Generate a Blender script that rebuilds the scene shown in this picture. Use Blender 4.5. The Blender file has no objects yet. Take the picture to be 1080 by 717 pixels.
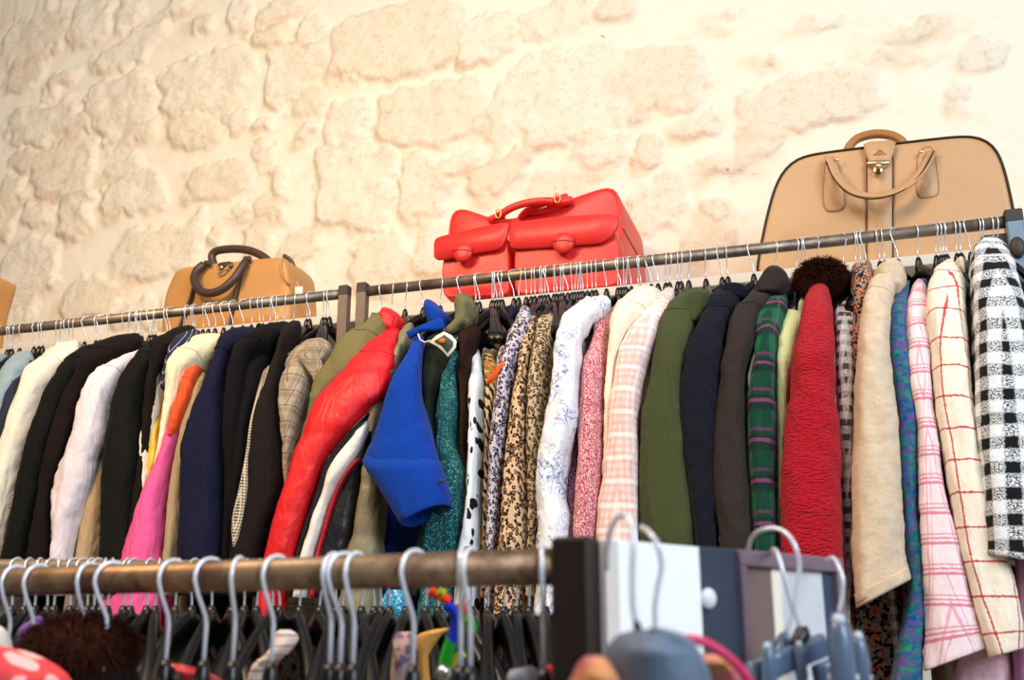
import bpy, bmesh, math, random
import numpy as np
from mathutils import Vector, Matrix, noise
random.seed(7)
SC = bpy.context.scene
COL = SC.collection
# ------------------------------------------------------------------ camera
FPX, CX, CY = 1050.0, 540.0, 358.5
YAW, PITCH, EYE = math.radians(17.86), math.radians(15.9), 1.35
_h = Vector((-math.sin(YAW), math.cos(YAW), 0))
_r = Vector((math.cos(YAW), math.sin(YAW), 0))
_f = _h*math.cos(PITCH) + Vector((0, 0, 1))*math.sin(PITCH)
_u = -_h*math.sin(PITCH) + Vector((0, 0, 1))*math.cos(PITCH)
E0 = Vector((0, 0, EYE))
def ray(x, y): return _f*FPX + _r*(x-CX) - _u*(y-CY)
def onY(x, y, Y):
    d = ray(x, y); return E0 + d*(Y/d.y)
def onZ(x, y, z):
    d = ray(x, y); return E0 + d*((z-EYE)/d.z)
def dep(x, y, D): return E0 + ray(x, y)*(D/FPX)
cam = bpy.data.cameras.new('camera'); co = bpy.data.objects.new('camera', cam); COL.objects.link(co)
cam.sensor_fit = 'HORIZONTAL'; cam.sensor_width = 36.0; cam.lens = 36.0*FPX/1080
co.matrix_world = Matrix(((_r.x, _u.x, -_f.x, 0), (_r.y, _u.y, -_f.y, 0), (_r.z, _u.z, -_f.z, EYE), (0, 0, 0, 1)))
cam.dof.use_dof = True; cam.dof.focus_distance = 2.15; cam.dof.aperture_fstop = 5.0
cam.clip_start = 0.02
SC.camera = co
YR = 2.1                                   # the long rail, seen from the eye
ZR = onY(700, 273.3, YR).z
YS = YR+0.20                               # front edge of the shelf behind it
ZS = onY(900, 275, YS).z                   # its top
YW = YR+0.68                               # the stone wall

# ------------------------------------------------------------------ objects
def lin(c):
    if isinstance(c, str):
        c = tuple(int(c[i:i+2], 16) for i in (0, 2, 4))
    return tuple(((v/255)/12.92 if v/255 <= .04045 else ((v/255+.055)/1.055)**2.4) for v in c)
def tag(o, label=None, cat=None, group=None, kind=None):
    if label: o['label'] = label
    if cat: o['category'] = cat
    if group: o['group'] = group
    if kind: o['kind'] = kind
    return o
def empty(name, loc, label, cat, group=None):
    o = bpy.data.objects.new(name, None); COL.objects.link(o); o.location = loc
    o.empty_display_size = .05
    return tag(o, label, cat, group)
def mkobj(name, me, m, parent=None):
    o = bpy.data.objects.new(name, me); COL.objects.link(o)
    if m is not None and len(me.materials) == 0: me.materials.append(m)
    if parent is not None:
        o.parent = parent; o.matrix_parent_inverse = Matrix.Translation(-Vector(parent.location))
    return o
class MB:
    """collects shapes, then links them as one mesh object"""
    def __init__(s): s.v = []; s.f = []; s.uv = []; s.sm = []
    def add(s, vs, fs, smooth=True, uvs=None):
        b = len(s.v); s.v += [tuple(v) for v in vs]
        for k, f in enumerate(fs):
            s.f.append(tuple(i+b for i in f)); s.sm.append(smooth)
            s.uv.append(uvs[k] if uvs else None)
        return s
    def box(s, c, half, ax=None, smooth=False):
        c = Vector(c); X, Y, Z = ax if ax else (Vector((1, 0, 0)), Vector((0, 1, 0)), Vector((0, 0, 1)))
        b = min(half)*.18
        # bevelled box: 24 vertices
        vs = []; idx = {}
        for sx in (-1, 1):
            for sy in (-1, 1):
                for sz in (-1, 1):
                    for a in range(3):
                        h = [half[0], half[1], half[2]]
                        for q in range(3):
                            if q != a: h[q] -= b
                        idx[(sx, sy, sz, a)] = len(vs)
                        vs.append(c + X*(sx*h[0]) + Y*(sy*h[1]) + Z*(sz*h[2]))
        fs = []
        S = (-1, 1)
        for q in S:
            fs.append([idx[(q, -1, -1, 0)], idx[(q, 1, -1, 0)], idx[(q, 1, 1, 0)], idx[(q, -1, 1, 0)]][::q])
            fs.append([idx[(-1, q, -1, 1)], idx[(-1, q, 1, 1)], idx[(1, q, 1, 1)], idx[(1, q, -1, 1)]][::q])
            fs.append([idx[(-1, -1, q, 2)], idx[(1, -1, q, 2)], idx[(1, 1, q, 2)], idx[(-1, 1, q, 2)]][::q])
        for a in S:
            for d in S:
                fs.append([idx[(a, d, -1, 0)], idx[(a, d, 1, 0)], idx[(a, d, 1, 1)], idx[(a, d, -1, 1)]])
                fs.append([idx[(a, -1, d, 0)], idx[(a, 1, d, 0)], idx[(a, 1, d, 2)], idx[(a, -1, d, 2)]])
                fs.append([idx[(-1, a, d, 1)], idx[(1, a, d, 1)], idx[(1, a, d, 2)], idx[(-1, a, d, 2)]])
        for sx in S:
            for sy in S:
                for sz in S: fs.append([idx[(sx, sy, sz, k)] for k in range(3)])
        return s.add(vs, fs, smooth)
    def tube(s, pts, r, n=8, cap=True, closed=False, flat=None, up=None):
        """round (or, with flat=(a,b), rectangular-ish) sweep along pts"""
        pts = [Vector(p) for p in pts]; N = len(pts)
        rr = r if isinstance(r, (list, tuple)) else [r]*N
        vs = []; prev = up
        for i, p in enumerate(pts):
            a = pts[i-1] if (i > 0 or closed) else p
            b = pts[(i+1) % N] if (i < N-1 or closed) else p
            t = (b-a).normalized()
            if prev is None:
                prev = Vector((0, 0, 1)) if abs(t.z) < .9 else Vector((1, 0, 0))
            x = (prev - t*prev.dot(t))
            if x.length < 1e-6: x = t.orthogonal()
            x.normalize(); y = t.cross(x); prev = x
            for k in range(n):
                th = 2*math.pi*(k+.5)/n; ca, sa = math.cos(th), math.sin(th)
                if flat:
                    ca = math.copysign(abs(ca)**.5, ca)*flat[0]; sa = math.copysign(abs(sa)**.5, sa)*flat[1]
                    vs.append(p + x*ca + y*sa)
                else: vs.append(p + (x*ca + y*sa)*rr[i])
        fs = []
        for i in range(N if closed else N-1):
            j = (i+1) % N
            for k in range(n):
                l = (k+1) % n
                fs.append((i*n+k, i*n+l, j*n+l, j*n+k))
        if cap and not closed:
            fs.append(tuple(range(n))[::-1]); fs.append(tuple((N-1)*n+k for k in range(n)))
        return s.add(vs, fs)
    def rings(s, R, cap0=True, cap1=True, uvrow=None):
        """loft through rings (lists of equal length)"""
        n = len(R[0]); vs = [v for r in R for v in r]; fs = []; uvs = []
        for i in range(len(R)-1):
            for k in range(n):
                l = (k+1) % n
                fs.append((i*n+k, i*n+l, (i+1)*n+l, (i+1)*n+k))
                if uvrow:
                    u0, v0 = uvrow[i]; u1, v1 = uvrow[i+1]
                    a, b = k/n-.5, (k+1)/n-.5
                    uvs.append(((u0*a, v0), (u0*b, v0), (u1*b, v1), (u1*a, v1)))
                else: uvs.append(None)
        if cap0: fs.append(tuple(range(n))[::-1]); uvs.append(None)
        if cap1: fs.append(tuple((len(R)-1)*n+k for k in range(n))); uvs.append(None)
        return s.add(vs, fs, True, uvs)
    def slab(s, poly, th, smooth=False):
        """flat outline (list of 3D points in one plane) with thickness vector th, edge slightly rounded"""
        P = [Vector(p) for p in poly]; c = sum(P, Vector())/len(P); th = Vector(th)
        R = []
        for k, (sc, tt) in enumerate(((.97, 0), (1, .25), (1, .75), (.97, 1))):
            R.append([c + (p-c)*sc + th*tt for p in P])
        return s.rings(R)
    def ball(s, c, rx, ry=None, rz=None, n=14, m=9, ax=None):
        ry = ry or rx; rz = rz or rx; c = Vector(c)
        X, Y, Z = ax if ax else (Vector((1, 0, 0)), Vector((0, 1, 0)), Vector((0, 0, 1)))
        R = []
        for i in range(m):
            ph = math.pi*(i+.35)/(m-.3) - math.pi/2
            R.append([c + X*(rx*math.cos(ph)*math.cos(2*math.pi*k/n)) + Y*(ry*math.cos(ph)*math.sin(2*math.pi*k/n)) + Z*(rz*math.sin(ph)) for k in range(n)])
        return s.rings(R)
    def mesh(s, name):
        me = bpy.data.meshes.new(name); me.from_pydata(s.v, [], s.f)
        me.polygons.foreach_set('use_smooth', s.sm)
        if any(u is not None for u in s.uv):
            L = me.uv_layers.new(name='UVMap'); buf = []
            for f, u in zip(s.f, s.uv):
                buf += [c for p in (u or [(0, 0)]*len(f)) for c in p]
            L.data.foreach_set('uv', buf)
        bm = bmesh.new(); bm.from_mesh(me); bmesh.ops.recalc_face_normals(bm, faces=bm.faces); bm.to_mesh(me); bm.free()
        me.update(); return me
    def build(s, name, m, parent=None): return mkobj(name, s.mesh(name), m, parent)
def spline(P, n):
    """Catmull-Rom through P (tuples), n samples, by chord length"""
    P = [np.array(p, float) for p in P]
    d = [0]
    for a, b in zip(P, P[1:]): d.append(d[-1]+max(1e-6, float(np.linalg.norm(b-a))))
    M = []
    for i in range(len(P)):
        if i == 0: M.append((P[1]-P[0])/(d[1]-d[0]))
        elif i == len(P)-1: M.append((P[-1]-P[-2])/(d[-1]-d[-2]))
        else: M.append((P[i+1]-P[i-1])/(d[i+1]-d[i-1]))
    out = []
    for q in range(n):
        t = d[-1]*q/(n-1); i = 0
        while i < len(P)-2 and t > d[i+1]: i += 1
        h = d[i+1]-d[i]; s = (t-d[i])/h
        out.append((2*s**3-3*s**2+1)*P[i] + (s**3-2*s**2+s)*h*M[i] + (-2*s**3+3*s**2)*P[i+1] + (s**3-s**2)*h*M[i+1])
    return out
ONES = 'zero first second third fourth fifth sixth seventh eighth ninth tenth eleventh twelfth thirteenth fourteenth fifteenth sixteenth seventeenth eighteenth nineteenth'.split()
TENS = {2: ('twenty', 'twentieth'), 3: ('thirty', 'thirtieth'), 4: ('forty', 'fortieth'), 5: ('fifty', 'fiftieth'), 6: ('sixty', 'sixtieth'), 7: ('seventy', 'seventieth')}
def ordinal(n):
    if n < 20: return ONES[n]
    t, o = divmod(n, 10)
    return TENS[t][1] if o == 0 else TENS[t][0]+'-'+ONES[o]
# ------------------------------------------------------------------ materials
class NT:
    def __init__(s, name):
        s.m = bpy.data.materials.new(name); s.m.use_nodes = True
        s.t = s.m.node_tree; s.b = s.t.nodes['Principled BSDF']; s.b.inputs['Specular IOR Level'].default_value = .3
        s._uv = s._ob = None
    def n(s, typ, **kw):
        x = s.t.nodes.new(typ)
        for k, v in kw.items(): setattr(x, k, v)
        return x
    def put(s, sock, v):
        if hasattr(v, 'is_output') or isinstance(v, bpy.types.NodeSocket): s.t.links.new(v, sock)
        else:
            if isinstance(v, tuple) and len(v) == 3 and sock.type == 'RGBA': v = v+(1,)
            sock.default_value = v
    def uv(s):
        if s._uv is None: s._uv = s.n('ShaderNodeTexCoord').outputs['UV']
        return s._uv
    def ob(s):
        if s._ob is None: s._ob = s.n('ShaderNodeTexCoord').outputs['Object']
        return s._ob
    def math(s, op, a, b=0.0, c=None):
        x = s.n('ShaderNodeMath', operation=op); s.put(x.inputs[0], a); s.put(x.inputs[1], b)
        if c is not None: s.put(x.inputs[2], c)
        return x.outputs[0]
    def mix(s, f, a, b, blend='MIX'):
        x = s.n('ShaderNodeMix', data_type='RGBA', blend_type=blend)
        s.put(x.inputs[0], f); s.put(x.inputs[6], a); s.put(x.inputs[7], b); return x.outputs[2]
    def noise(s, scale, detail=2, rough=.5, vec=None, dist=0.0):
        x = s.n('ShaderNodeTexNoise'); s.put(x.inputs['Vector'], vec if vec is not None else s.ob())
        x.inputs['Scale'].default_value = scale; x.inputs['Detail'].default_value = detail
        x.inputs['Roughness'].default_value = rough; x.inputs['Distortion'].default_value = dist
        return x.outputs['Fac']
    def vor(s, scale, vec=None, feature='F1', out='Distance', rnd=1.0):
        x = s.n('ShaderNodeTexVoronoi', feature=feature); s.put(x.inputs['Vector'], vec if vec is not None else s.uv())
        x.inputs['Scale'].default_value = scale; x.inputs['Randomness'].default_value = rnd
        return x.outputs[out]
    def step(s, v, e, w=.02):
        x = s.n('ShaderNodeMapRange'); x.inputs[1].default_value = e-w; x.inputs[2].default_value = e+w
        s.put(x.inputs[0], v); return x.outputs[0]
    def warp(s, amt, scale, vec=None):
        vec = vec if vec is not None else s.uv()
        x = s.n('ShaderNodeTexNoise'); s.put(x.inputs['Vector'], vec); x.inputs['Scale'].default_value = scale
        y = s.n('ShaderNodeVectorMath', operation='SUBTRACT'); s.put(y.inputs[0], x.outputs['Color']); y.inputs[1].default_value = (.5, .5, .5)
        z = s.n('ShaderNodeVectorMath', operation='SCALE'); s.put(z.inputs[0], y.outputs[0]); z.inputs['Scale'].default_value = amt
        w = s.n('ShaderNodeVectorMath', operation='ADD'); s.put(w.inputs[0], vec); s.put(w.inputs[1], z.outputs[0])
        return w.outputs[0]
    def sep(s, vec):
        x = s.n('ShaderNodeSeparateXYZ'); s.put(x.inputs[0], vec); return x.outputs
    def stripe(s, c, period, width, off=0.0, soft=.08):
        f = s.math('FRACT', s.math('ADD', s.math('DIVIDE', c, period), off+10.0))
        d = s.math('ABSOLUTE', s.math('SUBTRACT', f, .5))
        x = s.n('ShaderNodeMapRange'); x.inputs[1].default_value = width/2*(1-soft); x.inputs[2].default_value = width/2*(1+soft)
        x.inputs[3].default_value = 1; x.inputs[4].default_value = 0; s.put(x.inputs[0], d); return x.outputs[0]
    def bump(s, h, strength=.3, dist=.002):
        x = s.n('ShaderNodeBump'); x.inputs['Strength'].default_value = strength; x.inputs['Distance'].default_value = dist
        s.put(x.inputs['Height'], h)
        if s.b.inputs['Normal'].links: s.t.links.new(s.b.inputs['Normal'].links[0].from_socket, x.inputs['Normal'])
        s.t.links.new(x.outputs[0], s.b.inputs['Normal'])
    def crease(s, k=.6):
        p = s.n('ShaderNodeMapping'); s.put(p.inputs[0], s.ob()); p.inputs['Scale'].default_value = (1, .8, .32); p.inputs['Rotation'].default_value = (0, .35, 0)
        a = s.noise(17, 3, .55, p.outputs[0], .9)
        s.bump(s.math('ABSOLUTE', s.math('SUBTRACT', a, .5)), k, .022)
    def fin(s, color, rough=.85, metal=0.0, sheen=0.0, spec=None):
        s.put(s.b.inputs['Base Color'], color); s.put(s.b.inputs['Roughness'], rough); s.b.inputs['Metallic'].default_value = metal
        sheen *= .25
        if sheen: s.b.inputs['Sheen Weight'].default_value = sheen; s.b.inputs['Sheen Roughness'].default_value = .5
        if spec is not None: s.b.inputs['Specular IOR Level'].default_value = spec
        return s.m
def hexl(c): return tuple(v**1.16 for v in lin(c))
def mx(a, b, t):
    if b == (1, 1, 1): return tuple(min(.95, x*(1+1.3*t)) for x in a)
    return tuple(x*(1-t)+y*t for x, y in zip(a, b))
def m_cloth(name, c, rough=.9, weave=900, var=.12, bump=.25, sheen=.06):
    s = NT(name); c = hexl(c)
    a = s.noise(weave, 1, .5); b = s.noise(14, 3, .6)
    col = s.mix(a, mx(c, (0, 0, 0), var*1.6), mx(c, (1, 1, 1), var*.8))
    col = s.mix(s.math('MULTIPLY', b, .35), col, mx(c, (0, 0, 0), .2))
    s.crease(); h = s.math('ADD', a, s.math('MULTIPLY', s.noise(45, 3, .6), 1.5))
    s.bump(h, bump, .002); s.b.inputs['Specular IOR Level'].default_value = .12
    return s.fin(col, rough, 0, sheen)
def m_satin(name, c, rough=.4, cr=.5):
    s = NT(name); c = hexl(c); b = s.noise(22, 4, .6, dist=.6); s.crease(cr)
    s.bump(b, .35, .006)
    return s.fin(s.mix(b, mx(c, (0, 0, 0), .1), mx(c, (1, 1, 1), .05)), rough, 0, 0, .5)
def m_tweed(name, cols, scale=350, bump=.6, warpv=True):
    s = NT(name); cols = [hexl(c) for c in cols]; uv = s.uv()
    p = s.n('ShaderNodeMapping'); s.put(p.inputs[0], uv); p.inputs['Scale'].default_value = (1, .7, 1)
    v = s.vor(scale, p.outputs[0], out='Color'); r = s.sep(v)
    col = cols[0]
    for k, c in enumerate(cols[1:]): col = s.mix(s.step(r[k % 3], .62 if k else .5, .08), col, c)
    d = s.vor(scale, p.outputs[0])
    s.bump(s.math('ADD', d, s.noise(60, 2)), bump, .003)
    return s.fin(col, .95, 0, .2)
def m_plaid(name, base, lines, fuzz=.004, bump=.35, grain=.12):
    """lines: (axis, period, width, offset, colour, strength)"""
    s = NT(name); w = s.warp(fuzz, 260); x = s.sep(w); col = hexl(base)
    for ax, per, wid, off, c, k in lines:
        m = s.stripe(x[ax], per, wid, off, .25)
        col = s.mix(s.math('MULTIPLY', m, k), col, hexl(c))
    g = s.noise(700, 1)
    col = s.mix(s.math('MULTIPLY', g, grain*2), col, (1, 1, 1), 'MULTIPLY') if 0 else s.mix(s.math('MULTIPLY', s.step(g, .5, .1), grain*1.5), col, (.55, .52, .52), 'MULTIPLY')
    s.crease(.5); s.bump(s.math('ADD', g, s.noise(50, 3)), bump, .002)
    return s.fin(col, .95, 0, .2)
def m_check(name, white, black, per, fuzz=.004, mid=.5, blot=500):
    """woven two-colour check: crossings dark, bands half-toned with threads"""
    s = NT(name); w = s.warp(fuzz, 300); x = s.sep(w)
    a = s.stripe(x[0], per, .5, 0, .15); b = s.stripe(x[1], per, .5, 0, .15)
    both = s.math('MULTIPLY', a, b); one = s.math('SUBTRACT', s.math('MAXIMUM', a, b), both)
    t = s.step(s.noise(blot, 2, .6, s.uv()), .5, .05)
    f = s.math('MAXIMUM', both, s.math('MULTIPLY', one, s.math('MULTIPLY', t, mid*2)))
    none = s.math('SUBTRACT', 1.0, s.math('MAXIMUM', a, b))
    f = s.math('MAXIMUM', f, s.math('MULTIPLY', none, s.math('MULTIPLY', s.step(s.noise(blot*.8, 2, .6, s.uv()), .62, .05), .4)))
    col = s.mix(f, hexl(white), hexl(black))
    s.bump(s.math('ADD', s.noise(500, 2), s.noise(60, 2)), .6, .003)
    return s.fin(col, .95, 0, .2)
def m_leopard(name, ground, inner, dark, scale=62):
    s = NT(name); w = s.warp(.004, 90)
    d = s.vor(scale, w); rnd = s.noise(scale*1.6, 1, .5, s.uv())
    d2 = s.math('ADD', d, s.math('MULTIPLY', s.math('SUBTRACT', rnd, .5), .35))
    ring = s.math('MULTIPLY', s.step(d2, .24, .03), s.math('SUBTRACT', 1.0, s.step(d2, .53, .03)))
    ring = s.math('MULTIPLY', ring, s.step(s.noise(scale*1.2, 1, .5, s.uv()), .31, .03))
    col = s.mix(s.step(d2, .28, .03), hexl(inner), hexl(ground)); col = s.mix(ring, col, hexl(dark))
    s.crease(.5)
    s.bump(s.noise(60, 2), .2, .002)
    return s.fin(col, .8)
def m_spots(name, ground, dark, scale=26, r=.3):
    s = NT(name); w = s.warp(.02, 30); d = s.vor(scale, w)
    d = s.math('ADD', d, s.math('MULTIPLY', s.math('SUBTRACT', s.noise(18, 1, .5, s.uv()), .5), .5))
    s.crease(.5)
    s.bump(s.noise(50, 2), .2, .002)
    return s.fin(s.mix(s.step(d, r, .02), hexl(dark), hexl(ground)), .8)
def m_zebra(name, ground, dark, extra=None, scale=30, dist=6.0):
    s = NT(name); x = s.n('ShaderNodeTexWave', bands_direction='DIAGONAL'); s.put(x.inputs[0], s.uv())
    x.inputs['Scale'].default_value = scale; x.inputs['Distortion'].default_value = dist; x.inputs['Detail'].default_value = 2; x.inputs['Detail Scale'].default_value = 1.5
    col = s.mix(s.step(x.outputs['Fac'], .5, .05), hexl(ground), hexl(dark))
    if extra: col = s.mix(s.step(s.noise(28, 1, .5, s.uv()), .56, .03), col, hexl(extra))
    s.crease(.5)
    s.bump(s.noise(50, 2), .2, .002)
    return s.fin(col, .8)
def m_sequin(name, cols, scale=420, rough=.32):
    s = NT(name); c = s.vor(scale, s.ob(), out='Color'); r = s.sep(c)
    col = s.mix(r[0], hexl(cols[0]), hexl(cols[1])); col = s.mix(s.step(r[1], .86, .04), col, hexl(cols[2]))
    s.bump(s.math('ADD', s.math('MULTIPLY', r[2], .8), s.vor(scale, s.ob())), .8, .003)
    return s.fin(col, rough, .35, 0, .6)
def m_toile(name, ground, blue, scale=34):
    s = NT(name); a = s.noise(scale, 3, .6, s.uv(), 1.2)
    line = s.math('SUBTRACT', 1.0, s.step(s.math('ABSOLUTE', s.math('SUBTRACT', a, .52)), .028, .02))
    patch = s.step(s.noise(scale*.35, 1, .5, s.uv()), .5, .08)
    blob = s.math('MULTIPLY', s.step(a, .64, .03), .8)
    f = s.math('MULTIPLY', s.math('MAXIMUM', line, blob), s.math('ADD', s.math('MULTIPLY', patch, .75), .1))
    s.crease(.5)
    s.bump(s.noise(50, 2), .2, .002)
    return s.fin(s.mix(f, hexl(ground), hexl(blue)), .8)
def m_camo(name, cols, scale=16):
    s = NT(name); a = s.noise(scale, 2, .55); b = s.noise(scale*1.7, 2, .55)
    col = s.mix(s.step(a, .5, .02), hexl(cols[0]), hexl(cols[1])); col = s.mix(s.step(b, .58, .02), col, hexl(cols[2]))
    s.bump(s.noise(80, 3), .25, .002); return s.fin(col, .8)
def m_boucle(name, c, d, scale=210):
    s = NT(name); p = s.n('ShaderNodeMapping'); s.put(p.inputs[0], s.uv()); p.inputs['Scale'].default_value = (.6, 1.6, 1)
    v = s.vor(scale, p.outputs[0]); n2 = s.noise(260, 2)
    h = s.math('ADD', s.math('SUBTRACT', 1.0, v), s.math('MULTIPLY', n2, .8)); s.bump(h, .8, .005)
    return s.fin(s.mix(v, hexl(c), hexl(d)), .95, 0, .3)
def m_heather(name, cols, scale=45, fine=500, bump=.5, soft=.2):
    """brushed wool: soft patches of several colours under a fine grain"""
    s = NT(name); cols = [hexl(c) for c in cols]; col = cols[0]
    for k, c in enumerate(cols[1:]):
        w = s.n('ShaderNodeMapping'); s.put(w.inputs[0], s.uv()); w.inputs['Location'].default_value = (k*3.1, k*1.7, 0); w.inputs['Scale'].default_value = (.7, 1.5, 1)
        col = s.mix(s.step(s.noise(scale, 3, .7, w.outputs[0]), .53, soft), col, c)
    g = s.noise(fine, 2); col = s.mix(s.math('MULTIPLY', s.step(g, .5, .1), .25), col, mx(cols[0], (0, 0, 0), .35))
    s.bump(s.math('ADD', g, s.noise(70, 3)), bump, .003); return s.fin(col, .95, 0, .3)
def m_leather(name, c, rough=.45, var=.12):
    s = NT(name); c = hexl(c); b = s.noise(9, 3, .6); g = s.vor(700, s.ob())
    s.bump(s.math('ADD', s.math('MULTIPLY', g, .3), s.noise(30, 3)), .18, .002)
    return s.fin(s.mix(b, mx(c, (0, 0, 0), var), mx(c, (1, 1, 1), var*.5)), s.math('ADD', rough-.08, s.math('MULTIPLY', b, .16)), 0, 0, .45)
def m_plain(name, c, rough=.5, metal=0.0, var=.06, nscale=30, bump=.1, spec=None):
    s = NT(name); c = hexl(c); b = s.noise(nscale, 4, .6)
    if bump: s.bump(b, bump, .001)
    return s.fin(s.mix(b, mx(c, (0, 0, 0), var), mx(c, (1, 1, 1), var*.6)), rough, metal, 0, spec)
def m_steel(name, c, c2, rough=.38):
    s = NT(name); b = s.noise(26, 5, .65); g = s.noise(180, 2)
    f = s.step(b, .52, .14); s.bump(g, .12, .0006)
    return s.fin(s.mix(f, hexl(c), hexl(c2)), s.math('ADD', rough, s.math('MULTIPLY', b, .15)), .75)
M = {}
M['steel'] = m_steel('dark_rail_steel', 'a89888', '7c6e62', .40)
M['post'] = m_plain('brown_post_enamel', '867769', .45, .1, .2, 40)
M['cap'] = m_plain('dark_cap_plastic', '4a443f', .5)
M['bluesteel'] = m_plain('blue_grey_post_enamel', '8296a3', .38, .3, .15, 25)
M['wire'] = m_plain('bright_hook_wire', 'e8eaee', .25, .55, .05, 60, 0, .6)
M['whitewire'] = m_plain('daylight_tinted_wire', 'e4e8f2', .3, .25, .04, 60, 0, .6)  # steel hooks: bluish white daylight reflection put into the base colour
M['blackplastic'] = m_plain('black_hanger_plastic', '0e0d10', .28, 0, .2, 30, .05, .45)
M['brass'] = m_plain('brass', 'dcc79a', .3, .8, .1)
M['shelf'] = m_plain('white_shelf_laminate', 'd9d3c8', .5, 0, .04)
def m_wall():
    s = NT('limestone_rubble_wall')
    at = s.n('ShaderNodeAttribute', attribute_name='stone'); x = s.sep(at.outputs['Vector'])
    n1 = s.noise(5, 4, .6); n2 = s.noise(34, 6, .72); n3 = s.noise(150, 4, .7)
    stone = s.mix(n1, lin('ece4d2'), lin('f0eadc')); stone = s.mix(s.math('MULTIPLY', x[1], .45), stone, lin('e2cfb4'))
    mort = s.mix(s.noise(9, 3, .6), lin('eae2d0'), lin('ede7d9'))
    col = s.mix(x[0], mort, stone)
    stain = s.math('MULTIPLY', s.step(n2, .60, .08), s.math('ADD', .13, s.math('MULTIPLY', x[0], .30)))
    col = s.mix(stain, col, lin('c8a373'))
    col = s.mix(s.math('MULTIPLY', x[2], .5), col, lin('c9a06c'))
    col = s.mix(s.math('MULTIPLY', s.step(s.noise(30, 3, .6), .74, .02), .6), col, lin('8a745f'))
    k = s.math('ADD', .18, s.math('MULTIPLY', x[0], .82))
    s.bump(s.math('MULTIPLY', k, s.math('ADD', n2, s.math('MULTIPLY', n3, .5))), .65, .012)
    return s.fin(col, .95, 0, 0, .1)
M['wall'] = m_wall()
def m_floor():
    s = NT('grey_screed_floor'); a = s.noise(3, 5, .6)
    s.bump(s.noise(60, 3), .1, .002); return s.fin(s.mix(a, lin('8d8478'), lin('a39a8c')), .6)
M['floor'] = m_floor()
# ------------------------------------------------------------------ setting
def fbm(x, z, sc, seed, oct=4):
    rs = np.random.RandomState(seed); T = rs.rand(64, 64); out = 0; amp = 1; tot = 0
    for o in range(oct):
        a, b = x*sc, z*sc
        i, j = np.floor(a).astype(int), np.floor(b).astype(int); fa, fb = a-i, b-j
        fa, fb = fa*fa*(3-2*fa), fb*fb*(3-2*fb)
        g = lambda p, q: T[(p+o*17) % 64, (q+o*29) % 64]
        out = out + amp*((g(i, j)*(1-fa)+g(i+1, j)*fa)*(1-fb)+(g(i, j+1)*(1-fa)+g(i+1, j+1)*fa)*fb)
        tot += amp; amp *= .55; sc *= 2.03
    return out/tot
STONES = [  # centre x, y, width, height (pixels of the photo), tilt, relief
 (15,10,44,22,0,1),(38,42,80,40,-5,1),(60,14,40,22,0,1),(95,22,46,44,-8,1.2),(138,14,36,26,0,1),(182,12,46,18,-10,1.1),(28,78,52,38,0,.9),(72,84,44,20,-28,1.6),
 (140,50,76,36,-9,1),(213,28,32,24,10,1.3),(257,20,30,42,0,1),(45,128,78,42,-5,1.2),(128,108,74,62,-6,1.4),(217,90,92,58,-5,1.2),(90,106,12,15,20,1.2),(20,60,30,14,0,.8),
 (80,137,34,26,-10,.9),(35,168,62,26,-4,.8),(145,142,52,26,0,.9),(207,135,58,30,-4,1),(253,125,32,26,0,.9),(18,204,36,28,0,.9),(70,180,62,50,-8,1),(82,221,40,48,3,1.5),
 (38,228,36,26,0,.8),(8,239,18,22,0,1),(30,282,62,60,0,.9),(141,206,60,48,-4,.9),(130,176,44,22,0,.8),(166,264,100,54,-3,.8),(205,230,30,18,0,.9),(233,250,16,20,0,1.2),
 (95,312,64,48,0,.8),(20,330,44,30,0,1),(228,190,76,44,-3,.8),(146,330,44,30,0,.7),(255,228,30,22,0,.7),(185,325,40,26,0,.6),(300,12,58,28,-9,1.1),(287,42,42,28,-10,1.2),
 (330,36,28,26,0,1),(313,76,56,52,-5,1.3),(353,68,15,38,-6,1.3),(412,42,134,70,-4,1.1),(512,34,54,56,0,1.1),(330,108,38,30,0,1),(281,130,20,22,0,1),(325,136,26,20,0,1),
 (367,129,42,48,-3,1),(455,117,114,68,-4,1.1),(530,115,26,76,8,1),(345,166,26,26,0,1),(371,198,76,84,8,1.1),(446,196,58,70,6,1),(486,172,40,30,-35,1),(527,188,56,48,-12,.9),
 (298,190,24,28,0,1.1),(281,165,26,30,0,.8),(398,272,54,58,-6,.7),(452,265,42,60,0,.7),(275,258,34,40,0,.8),(320,258,42,38,0,.7),(318,292,40,22,0,.6),(285,222,40,26,0,.7),
 (578,22,74,42,0,.8),(648,12,52,30,8,1.2),(757,4,22,10,0,1),(745,22,30,12,0,.8),(597,99,112,92,-4,.9),(702,80,84,62,-4,.9),(665,121,20,22,0,.9),(737,128,76,28,-3,.8),
 (635,158,54,38,-10,.9),(681,158,30,36,0,1.2),(801,65,24,20,0,.7),(765,178,80,26,-3,1),(690,215,50,66,0,.6),(760,222,44,22,0,.6),(855,108,118,58,-5,.8),(870,22,64,22,-5,.6),
 (962,30,78,26,-5,.6),(935,56,60,16,0,.5),(1010,102,26,34,0,.5),(805,150,40,44,0,.7),(745,255,50,40,0,.5),(590,200,60,40,0,.6),(1040,60,50,36,0,.4),(560,150,44,30,0,.8)]
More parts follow.
